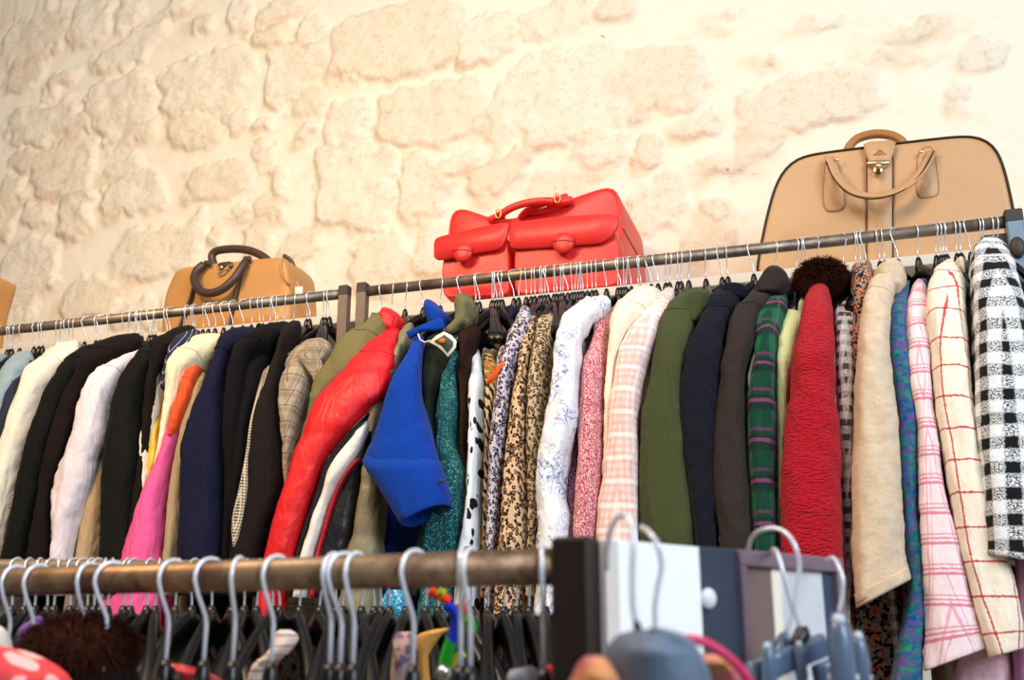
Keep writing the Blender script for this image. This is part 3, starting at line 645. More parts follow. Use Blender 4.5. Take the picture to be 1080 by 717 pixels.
# name, label, category, material, hook px, rows, options
SPEC = [
 ('denim_jacket', 'pale washed denim jacket at the far left end of the left rail', 'jacket', 'denim', 14, [(374,20,40),(383,10,38),(395,1,32),(420,-8,16),(455,-24,4),(500,-40,-10)], {}),
 ('denim_jacket', 'dark indigo denim jacket tucked against the cream jacket', 'jacket', 'denimd', 24, [(382,32,46),(390,18,40),(404,10,30),(430,2,24),(470,-14,8),(530,-34,-8)], {}),
 ('wool_jacket', 'cream wool jacket between the dark denim and a black jacket', 'jacket', 'cream', 79, [(363,78,88),(372,56,86),(383,41,74),(393,29,64),(413,20,52),(451,5,37),(480,-4,28),(530,-16,16),(588,-30,4)], {}),
 ('suit_jacket', 'greenish black suit jacket right beside the cream wool jacket', 'jacket', 'blackg', 118, [(366,110,128),(374,84,124),(388,66,100),(405,54,84),(425,44,76),(480,25,58),(530,14,44),(588,2,32)], {}),
 ('suit_jacket', 'dark brown jacket directly left of the pale lilac shirt', 'jacket', 'blackb', 141, [(357,140,153),(364,112,150),(378,88,128),(400,76,100),(430,62,86),(480,48,74),(523,40,58),(588,30,58)], {}),
 ('cotton_shirt', 'pale lilac white cotton shirt with a bent elbow', 'shirt', 'lilac', 152, [(372,140,158),(378,120,154),(386,109,138),(408,95,126),(430,84,118),(460,77,113),(485,69,105),(523,55,94),(588,54,78)], {'amp': .007}),
 ('raincoat', 'beige raincoat of which a strip shows right of the lilac shirt', 'coat', 'beige', 163, [(400,122,132),(440,108,119),(480,100,114),(530,90,111),(588,80,110)], {'bias': -.03}),
 ('suit_jacket', 'black suit jacket right of the beige raincoat strip', 'jacket', 'blackg', 181, [(357,172,190),(366,156,186),(378,144,176),(393,134,162),(413,123,155),(451,114,150),(480,110,149),(530,108,147),(588,107,146)], {}),
 ('suit_jacket', 'brownish black jacket right behind the pinstripe shirt sleeve', 'jacket', 'blackb', 195, [(349,196,210),(356,176,206),(368,162,190),(390,157,168),(420,152,163),(470,147,156),(520,140,156),(588,132,156)], {}),
 ('pinstripe_shirt', 'navy shirt with thin white pinstripes, only its shoulder showing', 'shirt', 'pinstripe', 205, [(354,205,217),(360,194,214),(372,180,206),(388,172,192),(410,168,178)], {}),
 ('knit_cardigan', 'off-white cardigan whose narrow sleeve hangs left of the yellow satin', 'cardigan', 'white', 216, [(388,170,186),(398,163,180),(425,156,170),(463,148,159),(500,149,156),(518,151,154)], {'b': .03, 'bias': .014}),
 ('satin_blouse', 'golden yellow satin blouse between off-white and ivory knits', 'blouse', 'yellow', 222, [(408,172,180),(420,169,178),(441,161,173),(480,157,168),(503,154,163),(518,153,157)], {'b': .03, 'bias': .006}),
 ('knit_sweater', 'ivory ribbed sweater with a broad shoulder above the orange knit', 'sweater', 'creamk', 229, [(358,222,240),(364,204,236),(375,187,226),(393,175,205),(413,175,193),(441,170,185),(471,165,177),(492,161,169)], {'bias': -.012}),
 ('knit_sweater', 'bright orange sweater showing as a narrow strip above the pink jacket', 'sweater', 'orange', 238, [(378,214,224),(388,202,219),(400,193,212),(420,187,204),(442,180,194),(460,176,184)], {'bias': .012, 'b': .03}),
 ('crepe_jacket', 'hot pink jacket flaring out over the front rail', 'jacket', 'pink', 247, [(388,208,217),(396,206,215),(413,196,208),(441,183,198),(480,167,186),(520,151,179),(555,138,175),(588,125,172),(640,108,168),(700,92,160)], {'bias': .0}),
 ('cotton_jacket', 'khaki beige jacket squeezed between hot pink and navy', 'jacket', 'khaki', 258, [(382,214,228),(400,208,222),(425,200,215),(480,184,204),(520,177,197),(588,171,192)], {'bias': -.01}),
 ('blazer', 'navy blue blazer with a wide flat sleeve', 'jacket', 'navy', 267, [(349,252,278),(356,238,270),(365,230,254),(380,225,243),(400,218,240),(425,208,239),(463,197,238),(485,193,237),(588,188,235)], {}),
 ('wool_coat', 'black wool coat immediately right of the navy blazer', 'coat', 'black', 286, [(344,292,304),(352,270,300),(362,254,288),(374,246,272),(400,240,264),(450,237,260),(520,236,252),(588,234,248)], {}),
 ('trimmed_jacket', 'black jacket edged with a fine black and white checked trim', 'jacket', 'black', 294, [(366,285,296),(376,270,290),(386,262,284),(410,258,278),(440,250,273),(480,246,268),(520,243,262),(588,242,256)], {}),
 ('wool_coat', 'brown black coat between the checked trim and the grey check coat', 'coat', 'brownblk', 311, [(342,306,322),(350,296,318),(362,292,308),(385,287,300),(440,271,299),(485,264,299),(528,258,297),(560,250,288),(588,244,282)], {}),
 ('check_coat', 'grey beige checked coat with stitched lapel beside the double posts', 'coat', 'greyplaid', 328, [(362,328,345),(370,314,352),(380,303,348),(392,299,338),(410,296,332),(440,296,323),(463,297,318),(490,299,311),(517,300,305)], {}),
 ('field_jacket', 'olive drab field jacket just right of the double posts', 'jacket', 'olive', 404, [(333,400,408),(345,388,408),(354,376,406),(362,364,402),(380,350,392),(403,336,372),(413,331,362),(440,325,344),(471,316,326),(492,308,318)], {'bias': -.01}),
 ('puffer_jacket', 'red puffer jacket with white and black diagonal bands', 'jacket', 'red', 414, [(350,404,428),(360,396,422),(372,383,419),(390,366,416),(420,341,406),(436,331,390),(452,324,376),(480,313,353),(518,300,337),(558,286,323),(588,280,314),(640,272,300)], {'bias': .03, 'puff': (.17, .04), 'amp': .003, 'collar': 0}),
 ('quilted_jacket', 'khaki grey quilted jacket squeezed between red puffer and blue jacket', 'jacket', 'khakip', 428, [(344,428,440),(356,421,436),(370,418,432),(388,410,424),(407,401,418),(436,391,410),(470,386,400),(500,384,406),(548,376,408),(588,366,406),(620,362,404)], {'puff': (.11, .06), 'amp': .004}),
 ('work_jacket', 'royal blue jacket with turned collar and buttoned wide cuff', 'jacket', 'blue', 447, [(436,357,450,361),(431,368,448,376),(424,386,447,396),(412,411,448,420),(405,438,452,440),(392,474,460,470),(386,488,464,486),(402,516,470,506),(423,553,474,529)], {'bias': .075, 'open': 1, 'collar': 0, 'amp': .003, 'b': .05}),
 ('field_jacket', 'dark green quilted jacket with camouflage collar and picture patch', 'jacket', 'dgreen', 487, [(350,464,486),(360,453,483),(374,446,477),(400,446,471),(440,448,463),(480,450,464),(530,448,462),(590,438,456)], {'collar': 0}),
 ('sequin_dress', 'sparkling teal lurex dress hanging beside the blue cuff', 'dress', 'teal', 502, [(362,480,489),(376,476,488),(400,468,487),(440,461,487),(472,459,486),(495,458,493),(530,453,493),(560,450,490),(588,448,487),(620,446,484)], {'amp': .006, 'hfreq': (30, 3)}),
 ('fleece_jacket', 'dark brown fleece jacket between teal dress and spotted blouse', 'jacket', 'brownf', 506, [(345,492,510),(354,484,508),(370,484,501),(395,484,497),(440,485,496),(470,485,495),(494,489,494)], {'bias': -.01}),
 ('spotted_blouse', 'white blouse printed with black cow spots', 'blouse', 'spots', 519, [(371,500,508),(382,498,510),(407,495,512),(440,494,512),(493,493,511),(530,491,510),(576,486,509),(620,482,506)], {}),
 ('zebra_blouse', 'zebra striped blouse with an orange and pink collar', 'blouse', 'zebra', 527, [(372,509,521),(390,511,528),(420,511,527),(460,510,522),(500,510,519),(540,509,517),(590,508,516)], {'bias': -.02, 'b': .03}),
 ('leopard_blouse', 'lilac grey leopard print blouse left of the tan leopard one', 'blouse', 'leolilac', 547, [(327,548,560),(336,545,562),(359,537,556),(384,531,548),(432,522,542),(472,518,537),(520,516,532),(572,514,527),(610,512,523)], {}),
 ('leopard_blouse', 'tan and black leopard print blouse', 'blouse', 'leotan', 560, [(336,560,570),(345,557,568),(364,552,565),(387,547,560),(415,542,558),(450,538,558),(493,534,558),(530,530,558),(572,527,557),(610,524,554)], {}),
 ('snakeskin_blouse', 'brown beige snake print blouse left of the blue toile shirt', 'blouse', 'snake', 574.5, [(332,572,588),(342,566,586),(364,563,583),(395,558,580),(420,557,579),(472,557,575),(493,557,570),(545,557,569),(590,556,568)], {'bias': -.01}),
 ('printed_shirt', 'white shirt with blue toile flower print', 'shirt', 'toile', 624, [(317,634,646),(322,620,646),(330,604,634),(339,595,624),(354,590,615),(387,586,613),(420,581,611),(441,577,608),(465,572,603),(493,568,598),(520,567,596),(545,568,600),(575,568,600),(610,566,599)], {'bias': .02, 'amp': .007}),
 ('tweed_jacket', 'plum purple tweed jacket squeezed between toile shirt and rose tweed', 'jacket', 'purple', 639, [(395,610,621),(430,609,619),(470,604,616),(510,598,614),(560,600,612),(600,598,610)], {'bias': -.02}),
 ('tweed_jacket', 'rose pink flecked tweed jacket', 'jacket', 'pinkt', 651, [(328,644,656),(338,632,653),(350,627,646),(365,622,643),(387,616,641),(420,612,639),(483,610,637),(520,608,635),(562,607,632),(600,606,630)], {}),
 ('wool_jacket', 'ivory jacket with a rounded shoulder between rose and pale pink', 'jacket', 'ivory', 675, [(306,682,696),(314,666,694),(325,652,690),(339,645,676),(356,642,662),(390,639,652),(420,638,648),(470,637,644),(502,635,641)], {}),
 ('plaid_jacket', 'pale pink and white plaid jacket left of the olive coat', 'jacket', 'palepink', 693, [(308,700,714),(318,690,712),(332,680,708),(347,669,699),(360,659,693),(377,653,687),(400,650,681),(420,647,677),(451,643,675),(510,636,675),(545,632,676),(600,628,676)], {}),
 ('wool_jacket', 'peach jacket, a thin strip left of the olive green coat', 'jacket', 'peach', 705, [(340,697,706),(352,690,702),(370,684,696),(400,679,690),(430,675,685),(462,673,680)], {'bias': -.02}),
 ('wool_coat', 'olive green wool coat with a folded collar', 'coat', 'olivew', 725, [(309,728,746),(316,716,745),(326,704,740),(340,698,734),(360,692,730),(383,688,726),(412,683,722),(440,677,722),(464,676,724),(500,675,727),(533,675,731),(570,676,735),(610,676,738)], {}),
 ('wool_coat', 'midnight dark wool coat right of the olive green coat', 'coat', 'darkw', 766, [(304,768,784),(312,756,782),(322,748,777),(335,742,771),(350,733,766),(376,724,763),(408,719,759),(436,720,756),(464,722,755),(500,725,754),(533,729,755),(570,733,758),(610,736,760)], {'collar': 0}),
 ('wool_coat', 'charcoal brown wool coat with a tall turned-up collar', 'coat', 'charcoal', 816, [(304,800,826),(314,790,818),(326,780,809),(345,771,798),(364,765,795),(394,760,788),(430,755,787),(464,752,788),(500,751,791),(525,752,794),(553,757,796),(600,762,800)], {'collar': 0}),
 ('plaid_coat', 'green plaid wool coat crossed by mauve lines', 'coat', 'greenp', 838, [(308,822,832),(318,814,832),(330,804,829),(342,795,825),(364,796,820),(394,793,818),(422,789,818),(464,789,819),(500,791,819),(536,794,819),(575,797,820),(610,799,822)], {'amp': .005}),
 ('knit_cardigan', 'pale mint green cardigan squeezed beside the red knit', 'cardigan', 'mint', 849.6, [(313,842,852),(326,834,850),(341,824,848),(376,818,841),(408,817,835),(464,818,829),(520,818,827),(570,819,826),(610,820,826)], {'bias': -.02}),
 ('knit_coat', 'bright red boucle knit coat with brown fur collar', 'coat', 'redk', 859, [(300,853,872),(312,850,876),(330,847,878),(350,844,879),(376,838,880),(422,832,882),(464,826,885),(510,825,887),(561,824,889),(610,823,891)], {'bias': .02, 'collar': 0, 'b': .055, 'hfreq': (10, 10)}),
 ('check_jacket', 'brown and white check jacket between red knit and oatmeal coat', 'jacket', 'bhound', 900, [(312,884,902),(335,879,903),(380,880,904),(440,883,902),(500,886,900),(560,889,899),(620,890,898)], {'bias': -.02}),
 ('tweed_jacket', 'orange and black tweed jacket behind the oatmeal coat', 'jacket', 'otweed', 911, [(280,902,916),(290,898,922),(305,898,922),(330,900,914),(380,899,908),(450,897,905)], {'bias': -.03}),
 ('wool_coat', 'oatmeal brushed wool coat with rolled collar and stitched cuff', 'coat', 'creamw', 944, [(286,926,950),(298,920,947),(317,913,942),(340,908,939),(367,905,938),(400,903,941),(440,901,946),(488,899,949),(540,898,952),(577,898,954),(902,638,960,606)], {'bias': .02, 'open': 1, 'collar': 0, 'b': .05}),
 ('mohair_coat', 'teal and blue brushed mohair coat right of the oatmeal coat', 'coat', 'multi', 965, [(300,954,962),(310,946,960),(330,936,958),(367,937,958),(400,940,961),(440,946,965),(488,949,966),(540,953,969),(577,955,972),(615,958,975),(650,952,977),(700,942,973)], {'bias': -.01}),
 ('plaid_coat', 'pink and white plaid coat with a frayed hem', 'coat', 'pinkp', 984, [(300,964,976),(311,959,979),(330,956,980),(370,955,981),(400,957,982),(444,964,986),(490,966,993),(533,968,1001),(575,971,1011),(612,974,1019),(650,975,1030),(975,706,1040,682)], {'open': 1}),
 ('windowpane_coat', 'cream coat with a red windowpane check', 'coat', 'window', 1005.5, [(277,994,1008),(290,984,1015),(306,979,1018),(340,979,1020),(380,981,1024),(422,984,1028),(480,993,1036),(530,1002,1046),(577,1010,1058),(620,1021,1070),(655,1031,1076),(1042,692,1078,682)], {'bias': .01, 'open': 1}),
 ('check_jacket', 'black and white checked boucle jacket at the right rail end', 'jacket', 'hound', 1034, [(256,1032,1056),(262,1026,1062),(275,1022,1067),(300,1024,1074),(340,1026,1082),(400,1028,1090),(460,1030,1094),(520,1032,1098),(570,1034,1100),(1034,584,1102,598)], {'bias': .02, 'open': 1, 'hem': 1.45, 'b': .05}),
 ('wool_coat', 'lilac pink coat below the black and white checked jacket', 'coat', 'lilacp', 1049, [(300,1052,1066),(420,1060,1080),(540,1064,1100),(600,1068,1112),(700,1068,1120),(740,1066,1122)], {'bias': -.03}),
 ('mohair_shawl', 'pale pink mohair shawl below the red windowpane sleeve', 'shawl', 'lace', 1020, [(420,1000,1016),(560,1000,1030),(640,1010,1050),(690,1010,1062),(712,1006,1068),(735,1002,1072)], {'bias': -.05}),
]
HXS = sorted([s[4] for s in SPEC])
GOBJ = {}
def build_garments():
    xs = sorted(xrail(h) for h in HXS)
    for k, (name, label, cat, mt, hx, rows, o) in enumerate(SPEC):
        x = xrail(hx); i = xs.index(x)
        gap = min([abs(x-q) for j, q in enumerate(xs) if j != i])
        t = max(.006, min(.022, gap*.46))
        r0 = rows[0]; y0 = r0[0] if len(r0) == 3 else (r0[1]+r0[3])/2
        zn = min(ZR-.10, onY(hx, y0, YR-.05).z-.022)
        root = empty(name, (x, YR, zn), label, cat, 'garments on the left rail' if hx < 370 else 'garments on the right rail')
        GOBJ[label] = root
        hem = o.get('hem', 1.0+.25*((k*37) % 10)/10)
        torso(x, t, zn, hem, k).build('body', M[mt], root)
        loft_px(rows, o.get('bias', 0), None, o.get('b', .042), o.get('amp', .0045), k, bool(o.get('open')), o.get('puff'), hfreq=o.get('hfreq', (20, 3.2))).build('sleeve', M[mt], root)
        if name in SEAMED and mt not in ('camo', 'dgreen'):
            j = min(range(len(LAST['uv'])), key=lambda q: abs(LAST['uv'][q][1]-.125))
            rg = LAST['rings'][j]; cc = sum(rg, Vector())/len(rg)
            MB().tube([cc+(p-cc)*1.006 for p in rg], .0019, 6, closed=True).build('armhole_seam', M[mt], root)
        if o.get('collar', 1): collar_generic(x, t, zn).build('collar', M[mt], root)
build_garments()
def part(lab, name, mt, mb, label=None):
    root = next(v for k, v in GOBJ.items() if k.startswith(lab)); c = mb.build(name, M[mt], root)
    if label: c['label'] = label
    return c
def collar_px(lab, mt, rows, Y=-.05, b=.06, amp=.002, n=20, label=None, seed=3, name='collar'):
    return part(lab, name, mt, loft_px(rows, 0, Y, b, amp, seed, False, None, n, 28, False), label)
def slab_px(pts, Yo, th=.004, mb=None):
    return (mb or MB()).slab([onY(x, y, YR+Yo) for x, y in pts], (0, -th, 0))
# checked trim, lapels
part('black jacket edged', 'trim', 'trim', loft_px([(380,282,287),(405,274,280),(440,265,271),(485,258,264),(515,252,261),(545,245,257),(577,245,250)], .045, None, .008, .001, 3, n=30, m=14, extend=False), 'black and white checked trim')
part('grey beige', 'lapel', 'greyplaid', loft_px([(364,322,340),(374,312,337),(386,321,341),(398,329,340),(408,332,336)], .03, -.17, .008, .001, 4, n=20, m=16, extend=False))
# puffer bands
pb = .03
part('red puffer', 'collar', 'red', loft_px([(326,404,416),(333,402,427),(342,402,433),(352,405,432),(360,412,428)], 0, -.06, .06, .004, 5, n=24, extend=False))
part('red puffer', 'black_band', 'nblack', loft_px([(436,386,392),(465,361,369),(488,344,352),(518,334,341),(558,319,326),(588,311,317),(625,304,310)], pb+.01, None, .03, .002, 6, n=30, m=18, extend=False, Y=-.235), 'narrow black band')if 0 else None
for nm, mt, rw, yo, lb in (('black_band', 'nblack', [(436,386,392),(465,361,370),(488,344,353),(518,334,342),(558,319,327),(588,311,318),(630,303,310)], -.262, 'narrow black band'),
                       ('white_band', 'nwhite', [(445,384,391),(466,368,385),(488,352,376),(518,341,356),(558,326,343),(588,317,335),(630,309,328)], -.252, 'white band'),
                       ('red_piping', 'piping', [(484,375,382),(505,361,367),(525,351,357),(558,341,346),(588,333,338),(630,327,332)], -.262, 'crimson piping'),
                       ('black_panel', 'nblack', [(455,386,394),(480,378,390),(500,366,386),(525,355,380),(558,344,374),(588,336,368),(630,330,362)], -.235, 'black lower panel')):
    part('red puffer', nm, mt, loft_px(rw, 0, yo, .028, .003, 8, n=34, m=20, extend=False), lb)
# blue jacket: collar, cuff seam, button
collar_px('royal blue', 'blue', [(318,449,461),(326,448,470),(336,450,479),(346,454,478),(352,456,470)], -.08)
part('royal blue', 'collar_flap', 'blue', slab_px([(429,351),(440,346),(465,335),(471,346),(462,349),(446,350),(433,358)], -.20, .008))
part('royal blue', 'hanging_loop', 'patchw', MB().tube([onY(x, y, YR-.215) for x, y in ((441,352),(443,358),(448,361),(454,359))], .0016, 8), 'white hanging loop')
part('royal blue', 'cuff', 'blue', loft_px([(391,477,461,484),(384,488,464,490),(402,517,470.5,508),(424,555,475,530)], .078, -.222, .052, .001, 12, True, n=18, extend=False, mb=None))
part('royal blue', 'button', 'cap', MB().ball(onY(466, 507, YR-.222-.078-.03), .0045, .003, .0045), 'dark metal cuff button')
# camouflage collar and patch
collar_px('dark green quilted', 'camo', [(310,484,497),(320,481,504),(332,481,505),(343,480,503),(353,470,494),(360,466,484)], -.09, .05, .004, label='camouflage collar')
part('dark green quilted', 'patch', 'patchw', slab_px([(453,361),(461,354),(469,350),(477,354),(482,360),(481,367),(473,377),(468,371),(462,366)], -.225, .004), 'white edged picture patch')
pt = part('dark green quilted', 'patch_picture', 'patchg', slab_px([(458,360),(469,353),(478,360),(478,365),(472,372),(465,364)], -.2295, .002), 'green picture with an orange bird shape')
part('dark green quilted', 'patch_bird', 'patcho', slab_px([(462,359),(467,356),(470,358),(469,362),(464,362)], -.232, .002), 'orange bird shape')
part('zebra striped', 'collar_point', 'orangeprint', slab_px([(513,403),(521,392),(531,380),(532,390),(524,400),(514,406)], -.225, .004), 'orange and pink printed collar point')
collar_px('olive green wool', 'olivew', [(306,738,748),(313,727,750),(322,720,749),(332,720,744),(342,724,738)], -.14, .03)
collar_px('midnight dark', 'darkw', [(302,768,782),(309,760,790),(318,762,788)], -.09, .05)
collar_px('charcoal brown', 'charcoal', [(281,813,819),(287,808,826),(296,802,832),(305,797,833),(313,798,826)], -.10, .05)
mbf = MB(); fur(mbf, onY(866, 296, YR-.07), .050, .075, .036, 5200, .022, .0009, 3); fc = part('bright red boucle', 'fur_collar', 'furm', mbf, 'shaggy brown fur collar')
collar_px('oatmeal brushed', 'creamw', [(277,936,946),(283,926,954),(293,921,957),(303,927,956),(314,934,950)], -.10, .05, .004)
part('oatmeal brushed', 'cuff_hem', 'creamw', loft_px([(899,626,957,595),(901,630,958,599),(902,636,960,604),(902.5,640,961,609)], .022, -.236, .054, .001, 12, True, n=12, extend=False))
part('orange and black tweed', 'lower_front', 'otweed', loft_px([(520,892,920),(600,896,950),(660,900,958),(740,900,966)], -.05, -.15, .03, .004, 21, n=30, extend=False))
# ------------------------------------------------------------------ hangers on the long rails
def hangers_long():
    gx = {round(xrail(s[4]), 5): s for s in SPEC}
    for side, lst in (('left', HL), ('right', HR)):
        allx = sorted(set([round(xrail(h), 5) for h in lst]+[x for x, s in gx.items() if (s[4] < 370) == (side == 'left')]))
        # keep hooks a wire's width apart
        keep = []
        for x in allx:
            if keep and x-keep[-1] < .0045:
                if x in gx and keep[-1] not in gx: keep[-1] = x
                elif x in gx: keep.append(x)
                continue
            keep.append(x)
        n = len(keep)
        for i, x in enumerate(keep):
            rs = random.Random(int(x*10000)); s = gx.get(x)
            k = (n-i) if side == 'left' else (i+1)
            where = 'dark jacket' if side == 'left' else 'colourful coat'
            lab = f'black hanger, {ordinal(k)} out from the double posts on the {where} rail'
            put_hanger((x, YR, ZR-.001), rs.uniform(-.75, .75), lab, 'hangers on the %s rail' % side, 'long', .0152, .068, .0014, flip=0)
hangers_long()
# ------------------------------------------------------------------ leather bags on the shelf
M.update(tan=m_leather('tan_leather', 'c9a37a', .45), tand=m_leather('tan_leather_edge', 'a9783f', .45), darkedge=m_plain('dark_piping', '3a2a22', .5), redl=m_leather('red_leather', 'e5403b', .42, .1),
         redd=m_leather('red_leather_lining', 'a01c20', .5), camel=m_leather('camel_leather', 'c8985f', .42, .14), darkl=m_leather('dark_brown_leather', '55413a', .42, .25), tagw=m_plain('paper_tag_white', 'efece6', .7),
         goldb=m_plain('gold_buckle', 'd9a86a', .3, .85))
def bag_outline(px, Y, zmin, n=90):
    P = [onY(x, y, Y) for x, y in px]
    P = [Vector((p.x, Y, max(p.z, zmin))) for p in P]
    # even resampling of the closed outline with light rounding
    d = [0]; Q = P+[P[0]]
    for a, b in zip(Q, Q[1:]): d.append(d[-1]+(b-a).length)
    out = []
    for k in range(n):
        t = d[-1]*k/n; i = max(j for j in range(len(d)-1) if d[j] <= t+1e-9)
        out.append(Q[i].lerp(Q[i+1], (t-d[i])/max(1e-9, d[i+1]-d[i])))
    for _ in range(2): out = [(out[i-1]+out[i]*2+out[(i+1) % n])/4 for i in range(n)]
    for p in out: p.z = max(p.z, zmin)
    return out
def bag_body(out, depth, gus=1.035, bulge=.01, top_back=0.0, mb=None, seed=1):
    c = sum(out, Vector())/len(out); zb = min(p.z for p in out)
    def ring(s, dy, lift=0.0, amp=0.0):
        R = []
        for p in out:
            q = c+(p-c)*s; q.y = out[0].y+dy; q.z = max(q.z, zb)+lift*max(0, (p.z-c.z))
            if amp: q.y += amp*noise.noise(Vector((q.x*9, q.z*9, seed)))
            R.append(q)
        return R
    RR_ = [ring(.15, -bulge, amp=.008), ring(.4, -bulge, amp=.008), ring(.65, -bulge*.95, amp=.008), ring(.85, -bulge*.7, amp=.005), ring(.95, -bulge*.35), ring(.99, -.002), ring(1, .004), ring(1.012, .02),
           ring(gus, depth*.3), ring(gus, depth*.5), ring(gus, depth*.7, top_back), ring(1.01, depth-.02, top_back), ring(1, depth-.004, top_back), ring(.97, depth, top_back), ring(.5, depth+.004)]
    return (mb or MB()).rings(RR_)
def P3(pts, Y): return [onY(x, y, Y) for x, y in pts]
def tubepx(pts, Y, r, n=8, k=30, flat=None, mb=None, dy=None, up=None):
    Q = []
    for i, p in enumerate(pts): Q.append(tuple(onY(p[0], p[1], Y+(p[2] if len(p) > 2 else 0))))
    return (mb or MB()).tube([Vector(q) for q in spline(Q, k)], r, n, flat=flat, up=up)
def round_poly(pts, k=3):
    out = [Vector((x, y, 0)) for x, y in pts]
    for _ in range(k):
        n = len(out); o2 = []
        for i in range(n):
            a, b = out[i], out[(i+1) % n]; o2 += [a.lerp(b, .2), a.lerp(b, .8)]
        out = o2
    return [(p.x, p.y) for p in out]
def slabpx(pts, Y, th, k=2, mb=None):
    return (mb or MB()).slab([onY(x, y, Y) for x, y in round_poly(pts, k)], (0, th, 0), True)
def side_seam(o, t, depth, gus, mt, ys):
    c = sum(o, Vector())/len(o)
    for sgn, y in zip((-1, 1), ys):
        if y is None: continue
        z = onY(c.x, y, o[0].y).z if 0 else onY(540 if sgn < 0 else 540, 300, o[0].y).z
        side = [p for p in o if (p.x-c.x)*sgn > 0]
        tgt = onY((CX+FPX*(side[0]-E0).dot(_r)/(side[0]-E0).dot(_f)), y, o[0].y).z
        p = min(side, key=lambda q: abs(q.z-tgt)-abs(q.x-c.x)*.2)
        Q = []
        for s_, d in ((1.005, .006), (1.014, .02), (gus+.003, depth*.3), (gus+.003, depth*.5), (gus+.003, depth*.7), (1.013, depth-.02)):
            q = c+(p-c)*s_; q.y = o[0].y+d; Q.append(q)
        MB().tube(Q, .0018, 6).build('side_seam', M[mt], t)
ZB = ZS+.001
# --- large tan weekend bag
Y = YR+.265
o = bag_outline([(797,292),(802,262),(808,232),(815,205),(822,187),(831,175),(842,167),(856,163.5),(880,160),(905,157),(960,150),(1000,145.5),(1018,144),(1034,145.5),(1046,152),(1055,166),(1062,190),(1068,218),(1073,250),(1075,268)], Y, ZB)
t = empty('weekend_bag', (sum(p.x for p in o)/len(o), Y+.1, ZS), 'large tan leather weekend bag with dark piping and brass turn lock', 'bag')
bag_body(o, .24, 1.035, .006).build('body', M['tan'], t)
MB().tube([p+Vector((0, -.003, 0)) for p in o], .003, 8, closed=True).build('piping', M['darkedge'], t)
YF = Y-.010
slabpx([(914,156),(943,153),(942,210),(942,283),(914,286),(914,210)], YF, .006, 1).build('centre_panel', M['tan'], t)
mb = MB(); tubepx([(914,158),(914,220),(914,286)], YF-.001, .0014, 6, mb=mb); tubepx([(942,155),(942,220),(942,283)], YF-.001, .0014, 6, mb=mb); mb.build('seam', M['darkedge'], t)
for pts in ([(869,166),(884,164),(893,213),(889,222),(872,224),(867,214)], [(967,157),(985,151),(992,200),(988,208),(970,210),(965,200)]):
    c = slabpx(pts, YF, .005, 2).build('handle_tab', M['tan'], t)
    mb = MB(); q = round_poly(pts, 2); cx = sum(a for a, _ in q)/len(q); cy = sum(b for _, b in q)/len(q)
    mb.tube([onY(cx+(a-cx)*.93, cy+(b-cy)*.95, YF-.0005) for a, b in q], .0007, 5, closed=True); mb.build('stitching', M['tand'], c)
mb = tubepx([(874,166,-.014),(880,180,-.03),(889,193,-.045),(902,203,-.058),(920,206,-.06),(940,203,-.06),(958,194,-.05),(973,179,-.035),(983,160,-.016)], Y, 0, 12, 44, flat=(.0035, .0125), up=Vector((0, 0, 1)))
h = mb.build('front_handle', M['tan'], t)
mb = tubepx([(871,170,-.03),(880,189,-.044),(895,204,-.062),(920,210,-.072),(948,203,-.066),(970,185,-.048),(985,159,-.03)], Y, .0017, 6, 44); mb.build('handle_edge', M['darkedge'], h)
for x, y in ((883,168), (972,160)): MB().ball(onY(x, y, Y-.024), .005, .003, .005).build('rivet', M['brass'], t)
tubepx([(893,160,.12),(897,153,.12),(905,146,.12),(922,141.5,.12),(940,143,.12),(951,149,.12),(955,156,.12)], Y, 0, 12, 34, flat=(.010, .012)).build('back_handle', M['tand'], t)
slabpx([(910,149),(945,147),(943,160),(937,176),(919,178),(913,162)], YF-.008, .007, 1).build('flap', M['tan'], t)
slabpx([(920,164),(928,157),(936,163)], YF-.009, .003, 0).build('embossed_mark', M['tand'], t)
lk = slabpx([(914,169.5),(939,168.5),(939,173),(914,174)], YF-.012, .005, 1).build('lock_plate', M['brass'], t)
mb = MB(); mb.ball(onY(926, 179, YF-.012), .0125, .004, .013); mb.build('lock_ring', M['brass'], lk)
mb = MB(); mb.ball(onY(926.5, 175.5, YF-.02), .0085, .008, .008); mb.build('lock_knob', M['brass'], lk)
MB().ball(onY(926.5, 181.5, YF-.0175), .006, .003, .006).build('keyhole', M['darkedge'], lk)
side_seam(o, t, .24, 1.035, 'darkedge', (246, 211))

